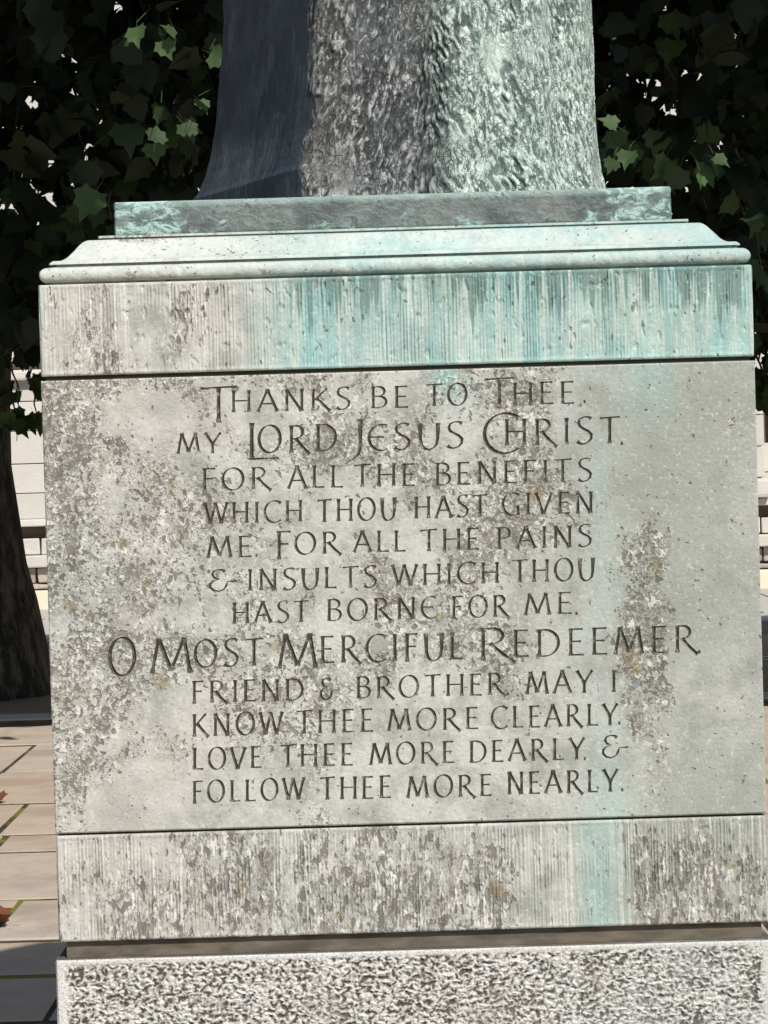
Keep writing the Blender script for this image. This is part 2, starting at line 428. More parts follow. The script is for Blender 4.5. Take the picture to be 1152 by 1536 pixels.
# hammered base
def hammer(sg, s, z, w):
    wx = s + 0.004*pn(s*60, z*60, 5); wz = z + 0.004*pn(s*60, z*60, 15)
    n = pn(wx*125, wz*160, sg*3.1) + 0.6*pn(wx*260, wz*280, sg+8) + 0.35*pn(wx*30, wz*30, 4)
    m = sstep(0.006, 0.013, Z_BASE-z)*sstep(0.010, 0.026, w-np.abs(s)+0.006*pn(z*60, 2.2))
    d = 0.0032*np.clip(n, -0.9, 1.0)*m - 0.0016*m - 0.003*np.clip(1-(Z_BASE-z)/0.003, 0, 1)**2
    return d
nb = 170; zb0 = Z_BASE-0.22
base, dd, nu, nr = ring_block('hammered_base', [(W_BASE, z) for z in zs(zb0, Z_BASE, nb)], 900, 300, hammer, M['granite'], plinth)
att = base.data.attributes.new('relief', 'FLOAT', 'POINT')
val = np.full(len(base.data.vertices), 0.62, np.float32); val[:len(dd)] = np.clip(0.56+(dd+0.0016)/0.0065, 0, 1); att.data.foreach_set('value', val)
z2 = zb0-0.005
ob, dd, nu, nr = ring_block('lower_base_stone', [(W_BASE+0.05, z) for z in zs(0.02, z2, 60)], 240, 120, lambda sg, s, z, w: 0.004*pn(s*70, z*80, sg), M['granite'], plinth)
att = ob.data.attributes.new('relief', 'FLOAT', 'POINT'); att.data.foreach_set('value', np.full(len(ob.data.vertices), 0.6, np.float32))

# cornice: fillet, cyma, fillet, torus
prof = []
def P_(p, v): w = hw(p); prof.append((w, zc(v, w)))
zt_a = zc(-355, hw(534)); zt_b = zc(-381, hw(534))
rt = (zt_b-zt_a)/2
prof.append((W_SH-0.018, zt_a-0.0005)); prof.append((W_SH-0.016, zt_a+0.0038))
for i in range(11):
    a = -math.pi/2 + math.pi*i/10
    prof.append((hw(534)-0.010+0.010*math.cos(a), zt_a+0.004+(zt_b-zt_a-0.004)/2*(1+math.sin(a))))
P_(509, -381.2); P_(508, -384.6); P_(518, -385.2); P_(517, -388)
# ogee from (514,-388) up to (441,-424)
for i in range(1, 25):
    t = i/24
    u1 = t**1.35; e = u1*u1*u1*(u1*(u1*6-15)+10)*0.6+0.4*(3*u1*u1-2*u1**3)
    prof.append((hw(516-(516-456)*t), zc(-388-(422-388)*e*1.0, hw(480))))
zz = prof[-1][1]
prof.append((hw(434), zz+0.0006)); prof.append((hw(434), zz+0.0040)); prof.append((hw(443), zz+0.0042)); prof.append((hw(443), zz+0.0078))
# densify
pp = []
for (a, b) in zip(prof[:-1], prof[1:]):
    n = max(1, int(math.hypot(a[0]-b[0], a[1]-b[1])/0.004))
    for k in range(n): pp.append((a[0]+(b[0]-a[0])*k/n, a[1]+(b[1]-a[1])*k/n))
pp.append(prof[-1])
ring_block('cornice_moulding', pp, 420, 160, lambda sg, s, z, w: 0.0009*pn(s*28, z*60, sg) + 0.0007*pn(s*90, z*120, sg)-0.0018*sstep(0.45, 0.65, pn(s*45, z*60, sg+4)),
           M['cornice'], plinth)
Z_PLATE0 = pp[-1][1]

# ------------------------------------------------------------------ the inscription, cut as V grooves in the face of the panel
def arc(cx, cy, rx, ry, a0, a1, n=14):
    return [(cx+rx*math.cos(R(a0+(a1-a0)*i/n)), cy+ry*math.sin(R(a0+(a1-a0)*i/n))) for i in range(n+1)]
# glyph: width, strokes (unit cap height); stroke = (points, flare_start, flare_end)
S = lambda *p: (list(p), 1, 1)
C_ = lambda p, a=0, b=0: (p, a, b)
G = {
 'A': (0.78, [S((0.04,0),(0.39,1.02)), S((0.37,1.03),(0.75,0)), C_([(0.18,0.36),(0.60,0.36)])]),
 'B': (0.60, [S((0.10,0),(0.10,1)), C_([(0.10,0.97),(0.30,0.98)]+arc(0.28,0.76,0.22,0.21,80,-85,9)+[(0.10,0.54)]), C_([(0.10,0.54),(0.30,0.54)]+arc(0.29,0.28,0.27,0.26,85,-85,9)+[(0.10,0.02)])]),
 'C': (0.74, [C_(arc(0.46,0.5,0.42,0.51,48,312,18),1,1)]),
 'D': (0.78, [S((0.12,0),(0.12,1)), C_([(0.06,0.98),(0.28,0.98)]+arc(0.28,0.50,0.44,0.48,88,-88,14)+[(0.06,0.02)])]),
 'E': (0.55, [S((0.12,0),(0.12,1)), C_([(0.06,0.97),(0.50,0.97)],0,1), C_([(0.12,0.52),(0.44,0.52)],0,1), C_([(0.06,0.03),(0.53,0.03)],0,1)]),
 'e': (0.62, [C_(arc(0.44,0.5,0.39,0.50,62,298,16),1,1), C_([(0.06,0.52),(0.52,0.52)],0,1)]),
 'F': (0.52, [S((0.12,-0.04),(0.12,1)), C_([(0.03,0.97),(0.50,0.97)],0,1), C_([(0.12,0.52),(0.43,0.52)],0,1)]),
 'G': (0.78, [C_(arc(0.46,0.5,0.42,0.51,50,300,18),1,0), S((0.68,0.0),(0.68,0.44))]),
 'H': (0.76, [S((0.10,0),(0.10,1)), S((0.66,0),(0.66,1)), C_([(0.10,0.52),(0.66,0.52)])]),
 'I': (0.24, [S((0.12,0),(0.12,1))]),
 'J': (0.30, [C_([(0.24,1.02),(0.24,0.3),(0.235,0.1),(0.20,-0.08),(0.11,-0.22),(-0.02,-0.28)],1,0)]),
 'K': (0.72, [S((0.10,0),(0.10,1)), S((0.60,1),(0.14,0.48)), S((0.22,0.56),(0.72,-0.04))]),
 'L': (0.54, [S((0.12,0),(0.12,1)), C_([(0.07,0.03),(0.52,0.03)],0,1)]),
 'M': (0.92, [S((0.03,0),(0.18,1)), S((0.17,1.0),(0.46,0.08)), S((0.46,0.08),(0.75,1.0)), S((0.74,1.0),(0.88,0))]),
 'N': (0.78, [S((0.12,0),(0.12,1)), S((0.10,1.0),(0.66,0.0)), S((0.67,0.0),(0.67,1))]),
 'O': (0.86, [C_(arc(0.43,0.5,0.37,0.50,100,460,28))]),
 'P': (0.56, [S((0.12,0),(0.12,1)), C_([(0.06,0.97),(0.30,0.97)]+arc(0.28,0.73,0.24,0.24,85,-85,10)+[(0.14,0.49)])]),
 'R': (0.74, [S((0.12,0),(0.12,1)), C_([(0.05,0.97),(0.28,0.97)]+arc(0.28,0.74,0.23,0.23,85,-85,10)+[(0.14,0.50)]), S((0.26,0.52),(0.50,0.20),(0.76,-0.08))]),
 'S': (0.56, [C_([(0.50,0.93),(0.40,1.0),(0.27,1.01),(0.13,0.94),(0.08,0.80),(0.12,0.66),(0.25,0.56),(0.40,0.47),(0.50,0.34),(0.49,0.18),(0.38,0.04),(0.24,-0.01),(0.12,0.02),(0.04,0.10)],1,1)]),
 'T': (0.66, [S((0.33,0),(0.33,0.98)), C_([(0.01,0.95),(0.33,0.975),(0.66,0.985)],1,1)]),
 'U': (0.72, [C_([(0.08,1.0),(0.09,0.4),(0.14,0.14),(0.24,0.01),(0.36,-0.02),(0.49,0.03),(0.60,0.16),(0.64,0.4),(0.65,1.0)],1,1)]),
 'V': (0.72, [S((0.02,1),(0.34,0)), S((0.35,0),(0.70,1))]),
 'W': (1.02, [S((0.02,1),(0.27,0)), S((0.27,0),(0.50,0.98)), S((0.48,1),(0.75,0)), S((0.75,0),(1.0,1))]),
 'Y': (0.66, [S((0.02,1),(0.33,0.45)), S((0.66,1.0),(0.34,0.46)), S((0.33,0),(0.33,0.5))]),
 '&': (0.98, [C_([(0.58,0.90),(0.48,0.99),(0.32,1.0),(0.18,0.92),(0.15,0.78),(0.22,0.63),(0.40,0.56)],1,0),
              C_([(0.40,0.56),(0.20,0.50),(0.08,0.36),(0.08,0.18),(0.20,0.03),(0.38,-0.01),(0.54,0.08),(0.62,0.26),(0.66,0.44),(0.98,0.46)],0,1)]),
 '.': (0.16, [([(0.0,0.06),(0.10,0.06)], 2, 2)]),
}
def strokes_for(ch, x0, base, width, cap, slope, thick=1.0):
    """letter in picture pixels -> list of outlines in pixels"""
    gw, sts = G[ch]; sx = width/gw; out = []
    jx = random.uniform(-0.4, 0.4); jy = random.uniform(-0.5, 0.5)
    for pts, fa, fb in sts:
        # resample
        q = [(x0+jx+p[0]*sx, jy + base-p[1]*cap - slope*(p[0]*sx)) for p in pts]
        dense = []
        if len(q) <= 3:
            for a, b in zip(q[:-1], q[1:]):
                n = 6
                for k in range(n): dense.append((a[0]+(b[0]-a[0])*k/n, a[1]+(b[1]-a[1])*k/n))
            dense.append(q[-1])
        else:
            dense = q
        n = len(dense); L = []; Rr = []
        cum = [0.0]
        for a, b in zip(dense[:-1], dense[1:]): cum.append(cum[-1]+math.hypot(b[0]-a[0], b[1]-a[1]))
        tot = cum[-1]
        closed = ch == 'O'
        for i in range(n):
            if closed:
                a = dense[(i-1) % (n-1)] if i else dense[-2]; b = dense[(i+1) % (n-1)] if i < n-1 else dense[1]
            else:
                a = dense[max(0, i-1)]; b = dense[min(n-1, i+1)]
            dx, dy = b[0]-a[0], b[1]-a[1]; l = math.hypot(dx, dy) or 1; dx /= l; dy /= l
            nib = (math.cos(R(20)), -math.sin(R(20)))
            cr = abs(dx*nib[1]-dy*nib[0])
            h = cap**0.6*3.95*(0.022+0.058*cr)*thick
            fl = 5.0
            if fa == 2: h = 2.4
            else:
                if fa: h *= 1+0.55*max(0, 1-cum[i]/fl)**1.5
                if fb: h *= 1+0.55*max(0, 1-(tot-cum[i])/fl)**1.5
                if not fa and not closed and cum[i] < 0.1: h *= 0.8
                if not fb and not closed and tot-cum[i] < 0.1: h *= 0.6
            h *= 1+random.uniform(-0.05, 0.05)
            L.append((dense[i][0]-dy*h, dense[i][1]+dx*h)); Rr.append((dense[i][0]+dy*h, dense[i][1]-dx*h))
        out.append((dense, L, Rr, closed))
    return out

TEXT = [  # (word, x0, x1, baseline at x0, cap height) in pixels of the photograph
 ('T',300,356,635,54), ('HANKS',346,526,619,33), ('BE',556,613,613,33), ('TO',639,702,609,33), ('T',726,772,613,46), ('HEE',768,862,608,34), ('.',875,880,605,34),
 ('MY',266,331,681,31), ('L',365,420,690,56), ('ORD',386,506,680,41), ('J',524,544,678,48), ('eSUS',551,696,676,39), ('C',724,778,680,59), ('HRIST',756,930,669,40), ('.',931,937,667,34),
 ('FOR',302,406,736,33), ('ALL',431,515,733,34), ('THE',531,623,731,34), ('BENEFITS',652,888,728,34),
 ('WHICH',306,454,786,32), ('THOU',476,594,783,34), ('HAST',621,731,778,33), ('GIVEN',753,890,773,33),
 ('ME',311,378,837,32), ('.',383,388,836,34), ('F',413,437,838,41), ('OR',441,511,832,33), ('ALL',530,609,829,32), ('THE',631,719,827,33), ('PAINS',744,888,824,33),
 ('&',312,356,887,32), ('INSULTS',371,566,886,32), ('WHICH',588,749,879,32), ('THOU',768,892,874,34),
 ('HAST',348,463,936,32), ('BORNe',490,654,932,33), ('FOR',677,764,927,33), ('ME',787,858,923,33), ('.',863,869,922,34),
 ('O',162,205,1014,57), ('M',226,288,1010,53), ('OST',290,395,1001,41), ('M',417,476,1003,52), ('ERCIFUL',479,696,995,41), ('R',716,772,992,50), ('EDEEMER',768,1046,986,41), ('.',1047,1053,980,34),
 ('FRIEND',287,456,1055,33), ('&',479,508,1050,32), ('BROTHER',534,758,1048,33), ('.',760,766,1043,34), ('MAY',789,888,1042,34), ('I',914,927,1038,33),
 ('KNOW',288,424,1105,34), ('THEE',444,560,1101,35), ('MORE',582,718,1097,33), ('CLEARLY',737,926,1093,33), ('.',927,932,1087,34),
 ('LOVE',288,393,1155,33), ('THEE',420,530,1151,34), ('MORE',555,682,1148,33), ('DEARLY',703,876,1144,33), ('.',876,881,1140,34), ('&',901,942,1137,33),
 ('FOLLOW',288,456,1204,33), ('THEE',480,587,1200,34), ('MORE',611,738,1197,33), ('NEARLY',760,926,1192,34), ('.',931,937,1187,34),
]
GAP = 0.20
letters = []    # each: list of (outline polygon px, centre pts px)
for word, x0, x1, base_y, cap in TEXT:
    if word in '.': words = [(word, x0, x1-x0)]
    else:
        tot = sum(G[c][0] for c in word) + GAP*(len(word)-1)
        k = (x1-x0)/tot; words = []; xx = x0
        for c in word: words.append((c, xx, G[c][0]*k)); xx += (G[c][0]+GAP)*k
    for c, xa, wd in words:
        letters.append(strokes_for(c, xa, base_y-0.027*(xa-x0), wd, cap, 0.027, 0.86))

def px2loc(p): return Vector(loc(p[0], p[1]))
cv, cf, face_letter, polys = [], [], [], []
cedges = []
for li, sts in enumerate(letters):
    for dense, L, Rr, closed in sts:
        Lm = [px2loc(p) for p in L]; Rm = [px2loc(p) for p in Rr]; Dm = [px2loc(p) for p in dense]
        n = len(Lm)
        # quads between the centre line and each side, one face each
        b0 = len(cv); cv += Lm; b1 = len(cv); cv += Rm
        for i in range(n-1):
            cf.append([b0+i, b0+i+1, b1+i+1, b1+i]); face_letter.append(li)
        b2 = len(cv)
        # spine pulled in from the ends
        d2 = list(Dm)
        if not closed and n > 1:
            hA = (Lm[0]-Rm[0]).length*0.5; hB = (Lm[-1]-Rm[-1]).length*0.5
            d2 = [p for p in Dm if (p-Dm[0]).length > hA*0.8 and (p-Dm[-1]).length > hB*0.8]
            if len(d2) < 2:
                d2 = [Dm[0].lerp(Dm[-1], 0.35), Dm[0].lerp(Dm[-1], 0.65)]
        cv += d2
        cedges += [(b2+i, b2+i+1) for i in range(len(d2)-1)]
        polys.append((np.array(Lm), np.array(Rm), closed))
PX0, PX1 = -W_SH, W_SH; PZ0, PZ1 = Z_J2+JH*0.55, Z_J1-JH
b = len(cv)
# worn panel outline, finely subdivided
nE = 160
bord = []
for i in range(nE): bord.append((PX0+(PX1-PX0)*i/nE, PZ0))
for i in range(nE): bord.append((PX1, PZ0+(PZ1-PZ0)*i/nE))
for i in range(nE): bord.append((PX1+(PX0-PX1)*i/nE, PZ1))
for i in range(nE): bord.append((PX0, PZ1+(PZ0-PZ1)*i/nE))
cx_, cz_ = 0, (PZ0+PZ1)/2
cv += [Vector(p) for p in bord]; cedges += [(b+i, b+(i+1) % (4*nE)) for i in range(4*nE)]
ib = len(cv)
ins = 0.0022
for p in bord:
    cv.append(Vector((max(PX0+ins, min(PX1-ins, p[0])), max(PZ0+ins, min(PZ1-ins, p[1])))))
vo, eo, fo, vov, eov, fof = delaunay_2d_cdt(cv, cedges, cf, 0, 1e-6)
V2 = np.array([(v.x, v.y) for v in vo]); print('cdt', len(V2), len(fo))
depth = np.zeros(len(V2))
def seg_dist(P, A, B):
    d = B-A; t = np.clip(((P-A)@d)/max(d@d, 1e-14), 0, 1)
    return np.linalg.norm(P-(A+t[:, None]*d), axis=1)
for Lm, Rm, closed in polys:
    poly = np.concatenate([Lm, Rm[::-1]]) 
    mn, mx = poly.min(0)-1e-6, poly.max(0)+1e-6
    idx = np.where(((V2 >= mn) & (V2 <= mx)).all(1))[0]
    if not len(idx): continue
    P = V2[idx]
    n = len(Lm)
    inside = np.zeros(len(P), bool); dist = np.full(len(P), 9.0)
    for i in range(n-1):
        q = [Lm[i], Lm[i+1], Rm[i+1], Rm[i]]
        s = [((q[(k+1) % 4]-q[k])[0]*(P[:, 1]-q[k][1]) - (q[(k+1) % 4]-q[k])[1]*(P[:, 0]-q[k][0])) for k in range(4)]
        s = np.array(s); inside |= (s >= -1e-10).all(0) | (s <= 1e-10).all(0)
        dist = np.minimum(dist, seg_dist(P, Lm[i], Lm[i+1])); dist = np.minimum(dist, seg_dist(P, Rm[i], Rm[i+1]))
    if not closed:
        dist = np.minimum(dist, seg_dist(P, Lm[0], Rm[0])); dist = np.minimum(dist, seg_dist(P, Lm[-1], Rm[-1]))
    dist[~inside] = 0
    depth[idx] = np.maximum(depth[idx], dist)
V3 = np.stack([V2[:, 0], -W_SH + depth*1.15, V2[:, 1]], axis=1)
# worn arris of the panel: the outermost ring sits back a little
onb = (np.abs(np.abs(V2[:, 0])-W_SH) < 1e-5) | (np.abs(V2[:, 1]-PZ0) < 1e-5) | (np.abs(V2[:, 1]-PZ1) < 1e-5)
V3[onb, 1] += 0.0016
panel_faces = []; let_faces = [[] for _ in letters]
for f, src in zip(fo, fof):
    if src: let_faces[min(face_letter[s] for s in src)].append(list(f))
    else: panel_faces.append(list(f))
def orient(fs):
    out = []
    for f in fs:
        a, b_, c_ = V2[f[0]], V2[f[1]], V2[f[2]]
        s = (b_[0]-a[0])*(c_[1]-a[1])-(b_[1]-a[1])*(c_[0]-a[0])
        out.append(f if s > 0 else f[::-1])
    return out
def submesh(name, fs, extraV=None, extraF=None, smooth=False):
    fs = orient(fs); used = sorted({i for f in fs for i in f}); mp = {i: k for k, i in enumerate(used)}
    vv = V3[used].tolist(); ff = [[mp[i] for i in f] for f in fs]
    if extraV:
        o = len(vv); vv += extraV; ff += [[o+i for i in f] for f in extraF]
    return mesh_np(name, vv, ff, smooth)
w = W_SH; yf = -w+0.0016
EV = [(-w, yf, PZ0), (w, yf, PZ0), (w, yf, PZ1), (-w, yf, PZ1), (-w, w, PZ0), (w, w, PZ0), (w, w, PZ1), (-w, w, PZ1)]
EF = [[1, 5, 6, 2], [5, 4, 7, 6], [4, 0, 3, 7], [3, 2, 6, 7], [4, 5, 1, 0]]
panel = link('inscription_panel', submesh('inscription_panel', panel_faces, EV, EF), M['panel'], plinth)
for fs in let_faces:
    if fs: link('letter', submesh('letter', fs), M['letter'], panel)

# ------------------------------------------------------------------ THE STATUE
statue = link('bronze_statue', None, None, None, (CX, YC, 0))
tag(statue, 'patinated bronze robed statue on its flat plate on top of the carved stone plinth', 'statue')
wp = hw(417.5); zp1 = zc(-476, wp)
ring_block('base_plate', [(wp, z) for z in zs(Z_PLATE0+0.0008, zp1, 22)], 360, 140,
           lambda sg, s, z, w: 0.0014*pn(s*30, z*50, sg)+0.0008*pn(s*110, z*140, sg)+edge_round(z, Z_PLATE0, zp1, 0.004, 0.003), M['plate'], statue)
# robe cross-section, closed, x in -1..1, y in -1..1 (front negative)
sec = [(-1, .66), (-.975, .50), (-.90, .28), (-.78, -.04), (-.65, -.40), (-.54, -.72), (-.45, -.93), (-.36, -.985), (-.20, -.99), (-.13, -.95), (-.07, -.88), (-.01, -.82), (.06, -.81), (.13, -.87),
       (.22, -.94), (.34, -.91), (.43, -.81), (.50, -.79), (.58, -.80), (.68, -.72), (.75, -.56), (.80, -.52), (.88, -.40), (.97, -.02), (1, .35), (.82, .80), (.35, 1.0), (-.30, 1.0), (-.80, .84)]
def cr_closed(pts, n):
    pts = np.array(pts); m_ = len(pts); out = []
    for k in range(m_):
        p0, p1, p2, p3 = pts[(k-1) % m_], pts[k], pts[(k+1) % m_], pts[(k+2) % m_]
        t = np.linspace(0, 1, n, endpoint=False)[:, None]
        out.append(0.5*((2*p1)+(-p0+p2)*t+(2*p0-5*p1+4*p2-p3)*t*t+(-p0+3*p1-3*p2+p3)*t**3))
    return np.concatenate(out)
cur = cr_closed(sec, 60)
front = (cur[:, 1] < 0.68)
L_ = np.concatenate([[0], np.cumsum(np.linalg.norm(np.diff(cur, axis=0), axis=1))])
# resample: dense in front, coarse at the back
Ltot = L_[-1]; keep = []; acc = 1e9
for i in range(len(cur)):
    step = 0.0055 if front[i] else 0.03
    if not keep or L_[i]-L_[keep[-1]] >= step: keep.append(i)
cur_f = cur[keep]; print('robe section', len(cur_f))
def edge_px(py, side):
    ys = [-40, 0, 100, 200, 240, 262, 280, 292, 300]
    if side < 0: xs = [341, 340, 334, 325, 318, 312, 304, 298, 291]
    else: xs = [883, 884, 887, 893, 897, 900, 905, 907, 909]
    return np.interp(py, ys, xs)
def silhouette(z):
    # invert height to picture row, row differs a little left and right because of the roll
    out = []
    for side, Yr in ((-1, YC+0.18), (1, YC+0.08)):
        lo, hi = -40.0, 300.0
        pz = lambda py: at(float(edge_px(py, side)), py, Yr).z
        if z >= pz(lo): py = lo
        else:
            for _ in range(24):
                mid = (lo+hi)/2
                if pz(mid) > z: lo = mid
                else: hi = mid
            py = (lo+hi)/2
        out.append(at(float(edge_px(py, side)), py, Yr).x-CX)
    return out
z_list = list(np.arange(zp1-0.004, 2.47, 0.0019)) + list(np.linspace(2.475, 3.75, 60))
rows, rel, rgh = [], [], []
for z in z_list:
    a, b_ = silhouette(min(z, 2.44))
    c0 = (a+b_)/2; h0 = (b_-a)/2
    flare = 0.03*math.exp(-max(0, z-zp1)/0.035)
    dpt = 0.305+flare*0.0
    if z > 2.5:                                     # towards the shoulders
        t = (z-2.5)/1.25
        h0 *= 1-0.10*math.sin(t*math.pi*0.9)+(0.10*math.sin(max(0, t-0.55)/0.45*math.pi/2) if t > 0.55 else 0)
        dpt *= 1-0.15*t
        if t > 0.86:
            k = (t-0.86)/0.14; h0 *= math.sqrt(max(0.03, 1-k*k)); dpt *= math.sqrt(max(0.06, 1-k*k*0.9))
    x = c0 + cur_f[:, 0]*h0; y = cur_f[:, 1]*dpt
    rows.append(np.stack([x, y, np.full(len(x), z)], 1))
Rw = np.array(rows)                                 # (nz, nu, 3)
# normals in plan
tn = np.roll(Rw, -1, axis=1)-np.roll(Rw, 1, axis=1)
nn = np.stack([tn[..., 1], -tn[..., 0]], -1); nn /= np.linalg.norm(nn, axis=-1)[..., None]+1e-9
X_, Y_, Z_ = Rw[..., 0], Rw[..., 1], Rw[..., 2]
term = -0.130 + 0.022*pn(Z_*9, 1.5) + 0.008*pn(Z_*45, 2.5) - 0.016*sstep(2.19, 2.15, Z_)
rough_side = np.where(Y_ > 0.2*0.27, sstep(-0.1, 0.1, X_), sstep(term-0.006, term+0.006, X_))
u_ = np.cumsum(np.linalg.norm(np.diff(Rw[10], axis=0, prepend=Rw[10][:1]), axis=1))[None]+0*X_
ang = 0.55+0.5*pn(u_*5, Z_*5, 7.7) 
ang = np.where(X_ > 0.08, -0.75+0.9*pn(u_*6, Z_*5, 1.7), ang-0.5)
ca, sa = np.cos(ang), np.sin(ang)
wu = u_+0.004*pn(u_*40, Z_*40, 3.3); wz = Z_+0.004*pn(u_*40, Z_*40, 8.3)
p1 = wu*ca+wz*sa; p2 = -wu*sa+wz*ca
p1 = wu + 0.45*wz*np.where(X_ > 0.08, 1.0, -0.35)*(1+0.0*wz); p2 = wz
tex = pn(p1*135, p2*55, 0.4) + 0.5*pn(p1*240, p2*120, 5.4)
tex = np.tanh(tex*1.8)
amp = np.clip(0.55+0.8*pn(u_*14, Z_*11, 12.2), 0.12, 1.1)
bottom = sstep(zp1, zp1+0.02, Z_)
fine_zone = sstep(2.6, 2.5, Z_)
d = (1-rough_side)*0.0012*pn(u_*55, Z_*22, 2.7) + rough_side*(0.0040*tex*amp*(0.35+0.65*bottom) + 0.004*pn(u_*12, Z_*2.5, 2.2))*(0.15+0.85*fine_zone) + (1-rough_side)*(0.0022*pn(u_*20, Z_*9, 6.1))
d += 0.006*np.exp(-((Z_-zp1-0.006)/0.008)**2)*(0.6+0.8*pn(u_*30, 3.3))*rough_side
Rw[..., 0] += nn[..., 0]*d; Rw[..., 1] += nn[..., 1]*d
nz_, nu_ = X_.shape
i = np.arange(nz_-1)[:, None]*nu_; j = np.arange(nu_)[None]; jn = (j+1) % nu_
F = np.stack([i+j, i+jn, i+nu_+jn, i+nu_+j], axis=2).reshape(-1, 4)
V = np.concatenate([Rw.reshape(-1, 3), [[Rw[-1, :, 0].mean(), Rw[-1, :, 1].mean(), 3.76]]])
me = mesh_np('robe', V, F)
bm = bmesh.new(); bm.from_mesh(me); bm.verts.ensure_lookup_table()
for k in range(nu_): bm.faces.new((bm.verts[(nz_-1)*nu_+k], bm.verts[(nz_-1)*nu_+(k+1) % nu_], bm.verts[-1]))
bm.to_mesh(me); bm.free()
me.polygons.foreach_set('use_smooth', np.ones(len(me.polygons), dtype=bool))
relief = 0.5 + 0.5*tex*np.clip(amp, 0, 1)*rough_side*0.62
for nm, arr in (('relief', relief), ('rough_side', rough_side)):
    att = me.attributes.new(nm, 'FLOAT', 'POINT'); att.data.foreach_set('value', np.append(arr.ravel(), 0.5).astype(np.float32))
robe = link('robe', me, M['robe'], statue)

def tube(name, pts, mat, parent, seg=14, noise=0.0, smooth=True, cap=True):
    """pts: (x,y,z,r)"""
    P = np.array([p[:3] for p in pts], float); rr = np.array([p[3] for p in pts], float)
    T = np.gradient(P, axis=0); T /= np.linalg.norm(T, axis=1)[:, None]
    V = []
    ref = np.array([1.0, 0.2, 0.1])
    for k in range(len(P)):
        a = np.cross(T[k], ref); a /= np.linalg.norm(a); b_ = np.cross(T[k], a)
        for s in range(seg):
            th = 2*math.pi*s/seg
            r = rr[k]*(1+(noise*float(pn(math.cos(th)*2+k*0.2, math.sin(th)*2, k*0.35)) if noise else 0))
            V.append(P[k]+r*(a*math.cos(th)+b_*math.sin(th)))
    F = []
    for k in range(len(P)-1):
        for s in range(seg):
            F.append([k*seg+s, k*seg+(s+1) % seg, (k+1)*seg+(s+1) % seg, (k+1)*seg+s])
    if cap: F.append(list(range(seg))[::-1]); F.append([(len(P)-1)*seg+s for s in range(seg)])
    me = mesh_np(name, V, F, smooth)
    return link(name, me, mat, parent)
mb = Mat('patinated_bronze', 0.6, 0, 0.4); mb.color(mb.mix((0.10, 0.12, 0.11), (0.30, 0.38, 0.34), mb.noise(12, 4).ss(0.4, 0.6))); M['bronze'] = mb.mat
tube('head', [(0.03, 0, 3.70, .06), (0.03, 0, 3.76, .06), (0.03, -.01, 3.80, .085), (0.03, -.015, 3.87, .105), (0.03, -.01, 3.94, .10), (0.03, 0, 3.99, .07)], M['bronze'], statue, 20)
tube('mitre', [(0.03, 0, 3.94, .110), (0.03, 0, 4.02, .125), (0.03, 0, 4.10, .12), (0.03, 0, 4.20, .07), (0.03, 0, 4.27, .015)], M['bronze'], statue, 20)
tube('arm', [(-.27, 0, 3.58, .11), (-.40, -.10, 3.52, .115), (-.50, -.20, 3.66, .10), (-.52, -.22, 3.85, .075), (-.52, -.22, 4.0, .045), (-.52, -.22, 4.14, .03)], M['bronze'], statue, 16)
tube('arm', [(.22, 0, 3.62, .12), (.40, -.02, 3.88, .15), (.58, -.02, 4.16, .15), (.76, -.02, 4.34, .12), (.88, -.02, 4.42, .055), (.92, -.02, 4.52, .05), (.95, -.02, 4.62, .03)], M['bronze'], statue, 16)  # unseen raised arm, posed to throw a shadow on the paving
sl = tube('sleeve', [(.80, 0, 4.36, .10), (.74, 0, 4.10, .19), (.66, 0, 3.78, .25), (.62, 0, 3.4, .26), (.50, 0, 3.0, .24), (.40, .02, 2.7, .16), (.34, .04, 2.55, .08)], M['bronze'], statue, 18)  # unseen drape, added and shaped to widen that ground shadow

# ------------------------------------------------------------------ GROUND
m = Mat('ground_far', 0.95); m.color(m.mix((0.16, 0.115, 0.075), (0.24, 0.175, 0.115), m.noise(0.8, 4))); m.bump(m.noise(60), 0.01, 0.4); M['tarmac'] = m.mat
m = Mat('joint_moss', 0.95)
c = m.mix((0.075, 0.048, 0.025), (0.03, 0.022, 0.015), m.noise(9, 3).ss(0.4, 0.6))
c = m.mix(c, (0.13, 0.135, 0.02), m.noise(2.1, 3, off=(3, 1, 0)).ss(0.50, 0.58))
m.color(c); m.bump(m.noise(80), 0.01); M['moss'] = m.mat
m = Mat('sandstone_paving', 0.9)
r = m.rnd(); n = m.noise(2.5, 4, 0.6)
c = m.mix((0.375, 0.300, 0.232), (0.43, 0.37, 0.30), r.ss(0.0, 1.0))
c = m.mix(c, (0.30, 0.19, 0.14), m.noise(3.5, 5, 0.7, off=(7, 0, 0)).ss(0.58, 0.72)*0.55)
c = m.mix(c, (0.30, 0.265, 0.235), (n+r*0.3).ss(0.55, 0.85)*0.6)
c = m.mix(c, (0.20, 0.17, 0.14), m.noise(28, 5, 0.75).ss(0.55, 0.72)*0.6)
c = m.mix(c, (0.24, 0.17, 0.125), m.noise(1.3, 6, 0.75, off=(0, 5, 0)).ss(0.48, 0.66)*0.5)
m.color(c); m.bump(m.noise(22, 6, 0.75), 0.008, 0.9); M['paving'] = m.mat
m = Mat('kerb_stone', 0.9); m.color(m.mix((0.20, 0.19, 0.18), (0.30, 0.29, 0.27), m.noise(8, 4))); m.bump(m.noise(60), 0.003); M['kerb'] = m.mat
m = Mat('pale_flag', 0.9); m.color(m.mix((0.30, 0.285, 0.26), (0.42, 0.395, 0.36), m.noise(5, 4))); m.bump(m.noise(50), 0.003); M['flag'] = m.mat
m = Mat('road_paint', 0.8); m.color(m.mix((0.55, 0.52, 0.45), (0.3, 0.28, 0.25), m.noise(30, 4).ss(0.5, 0.7))); M['paint'] = m.mat

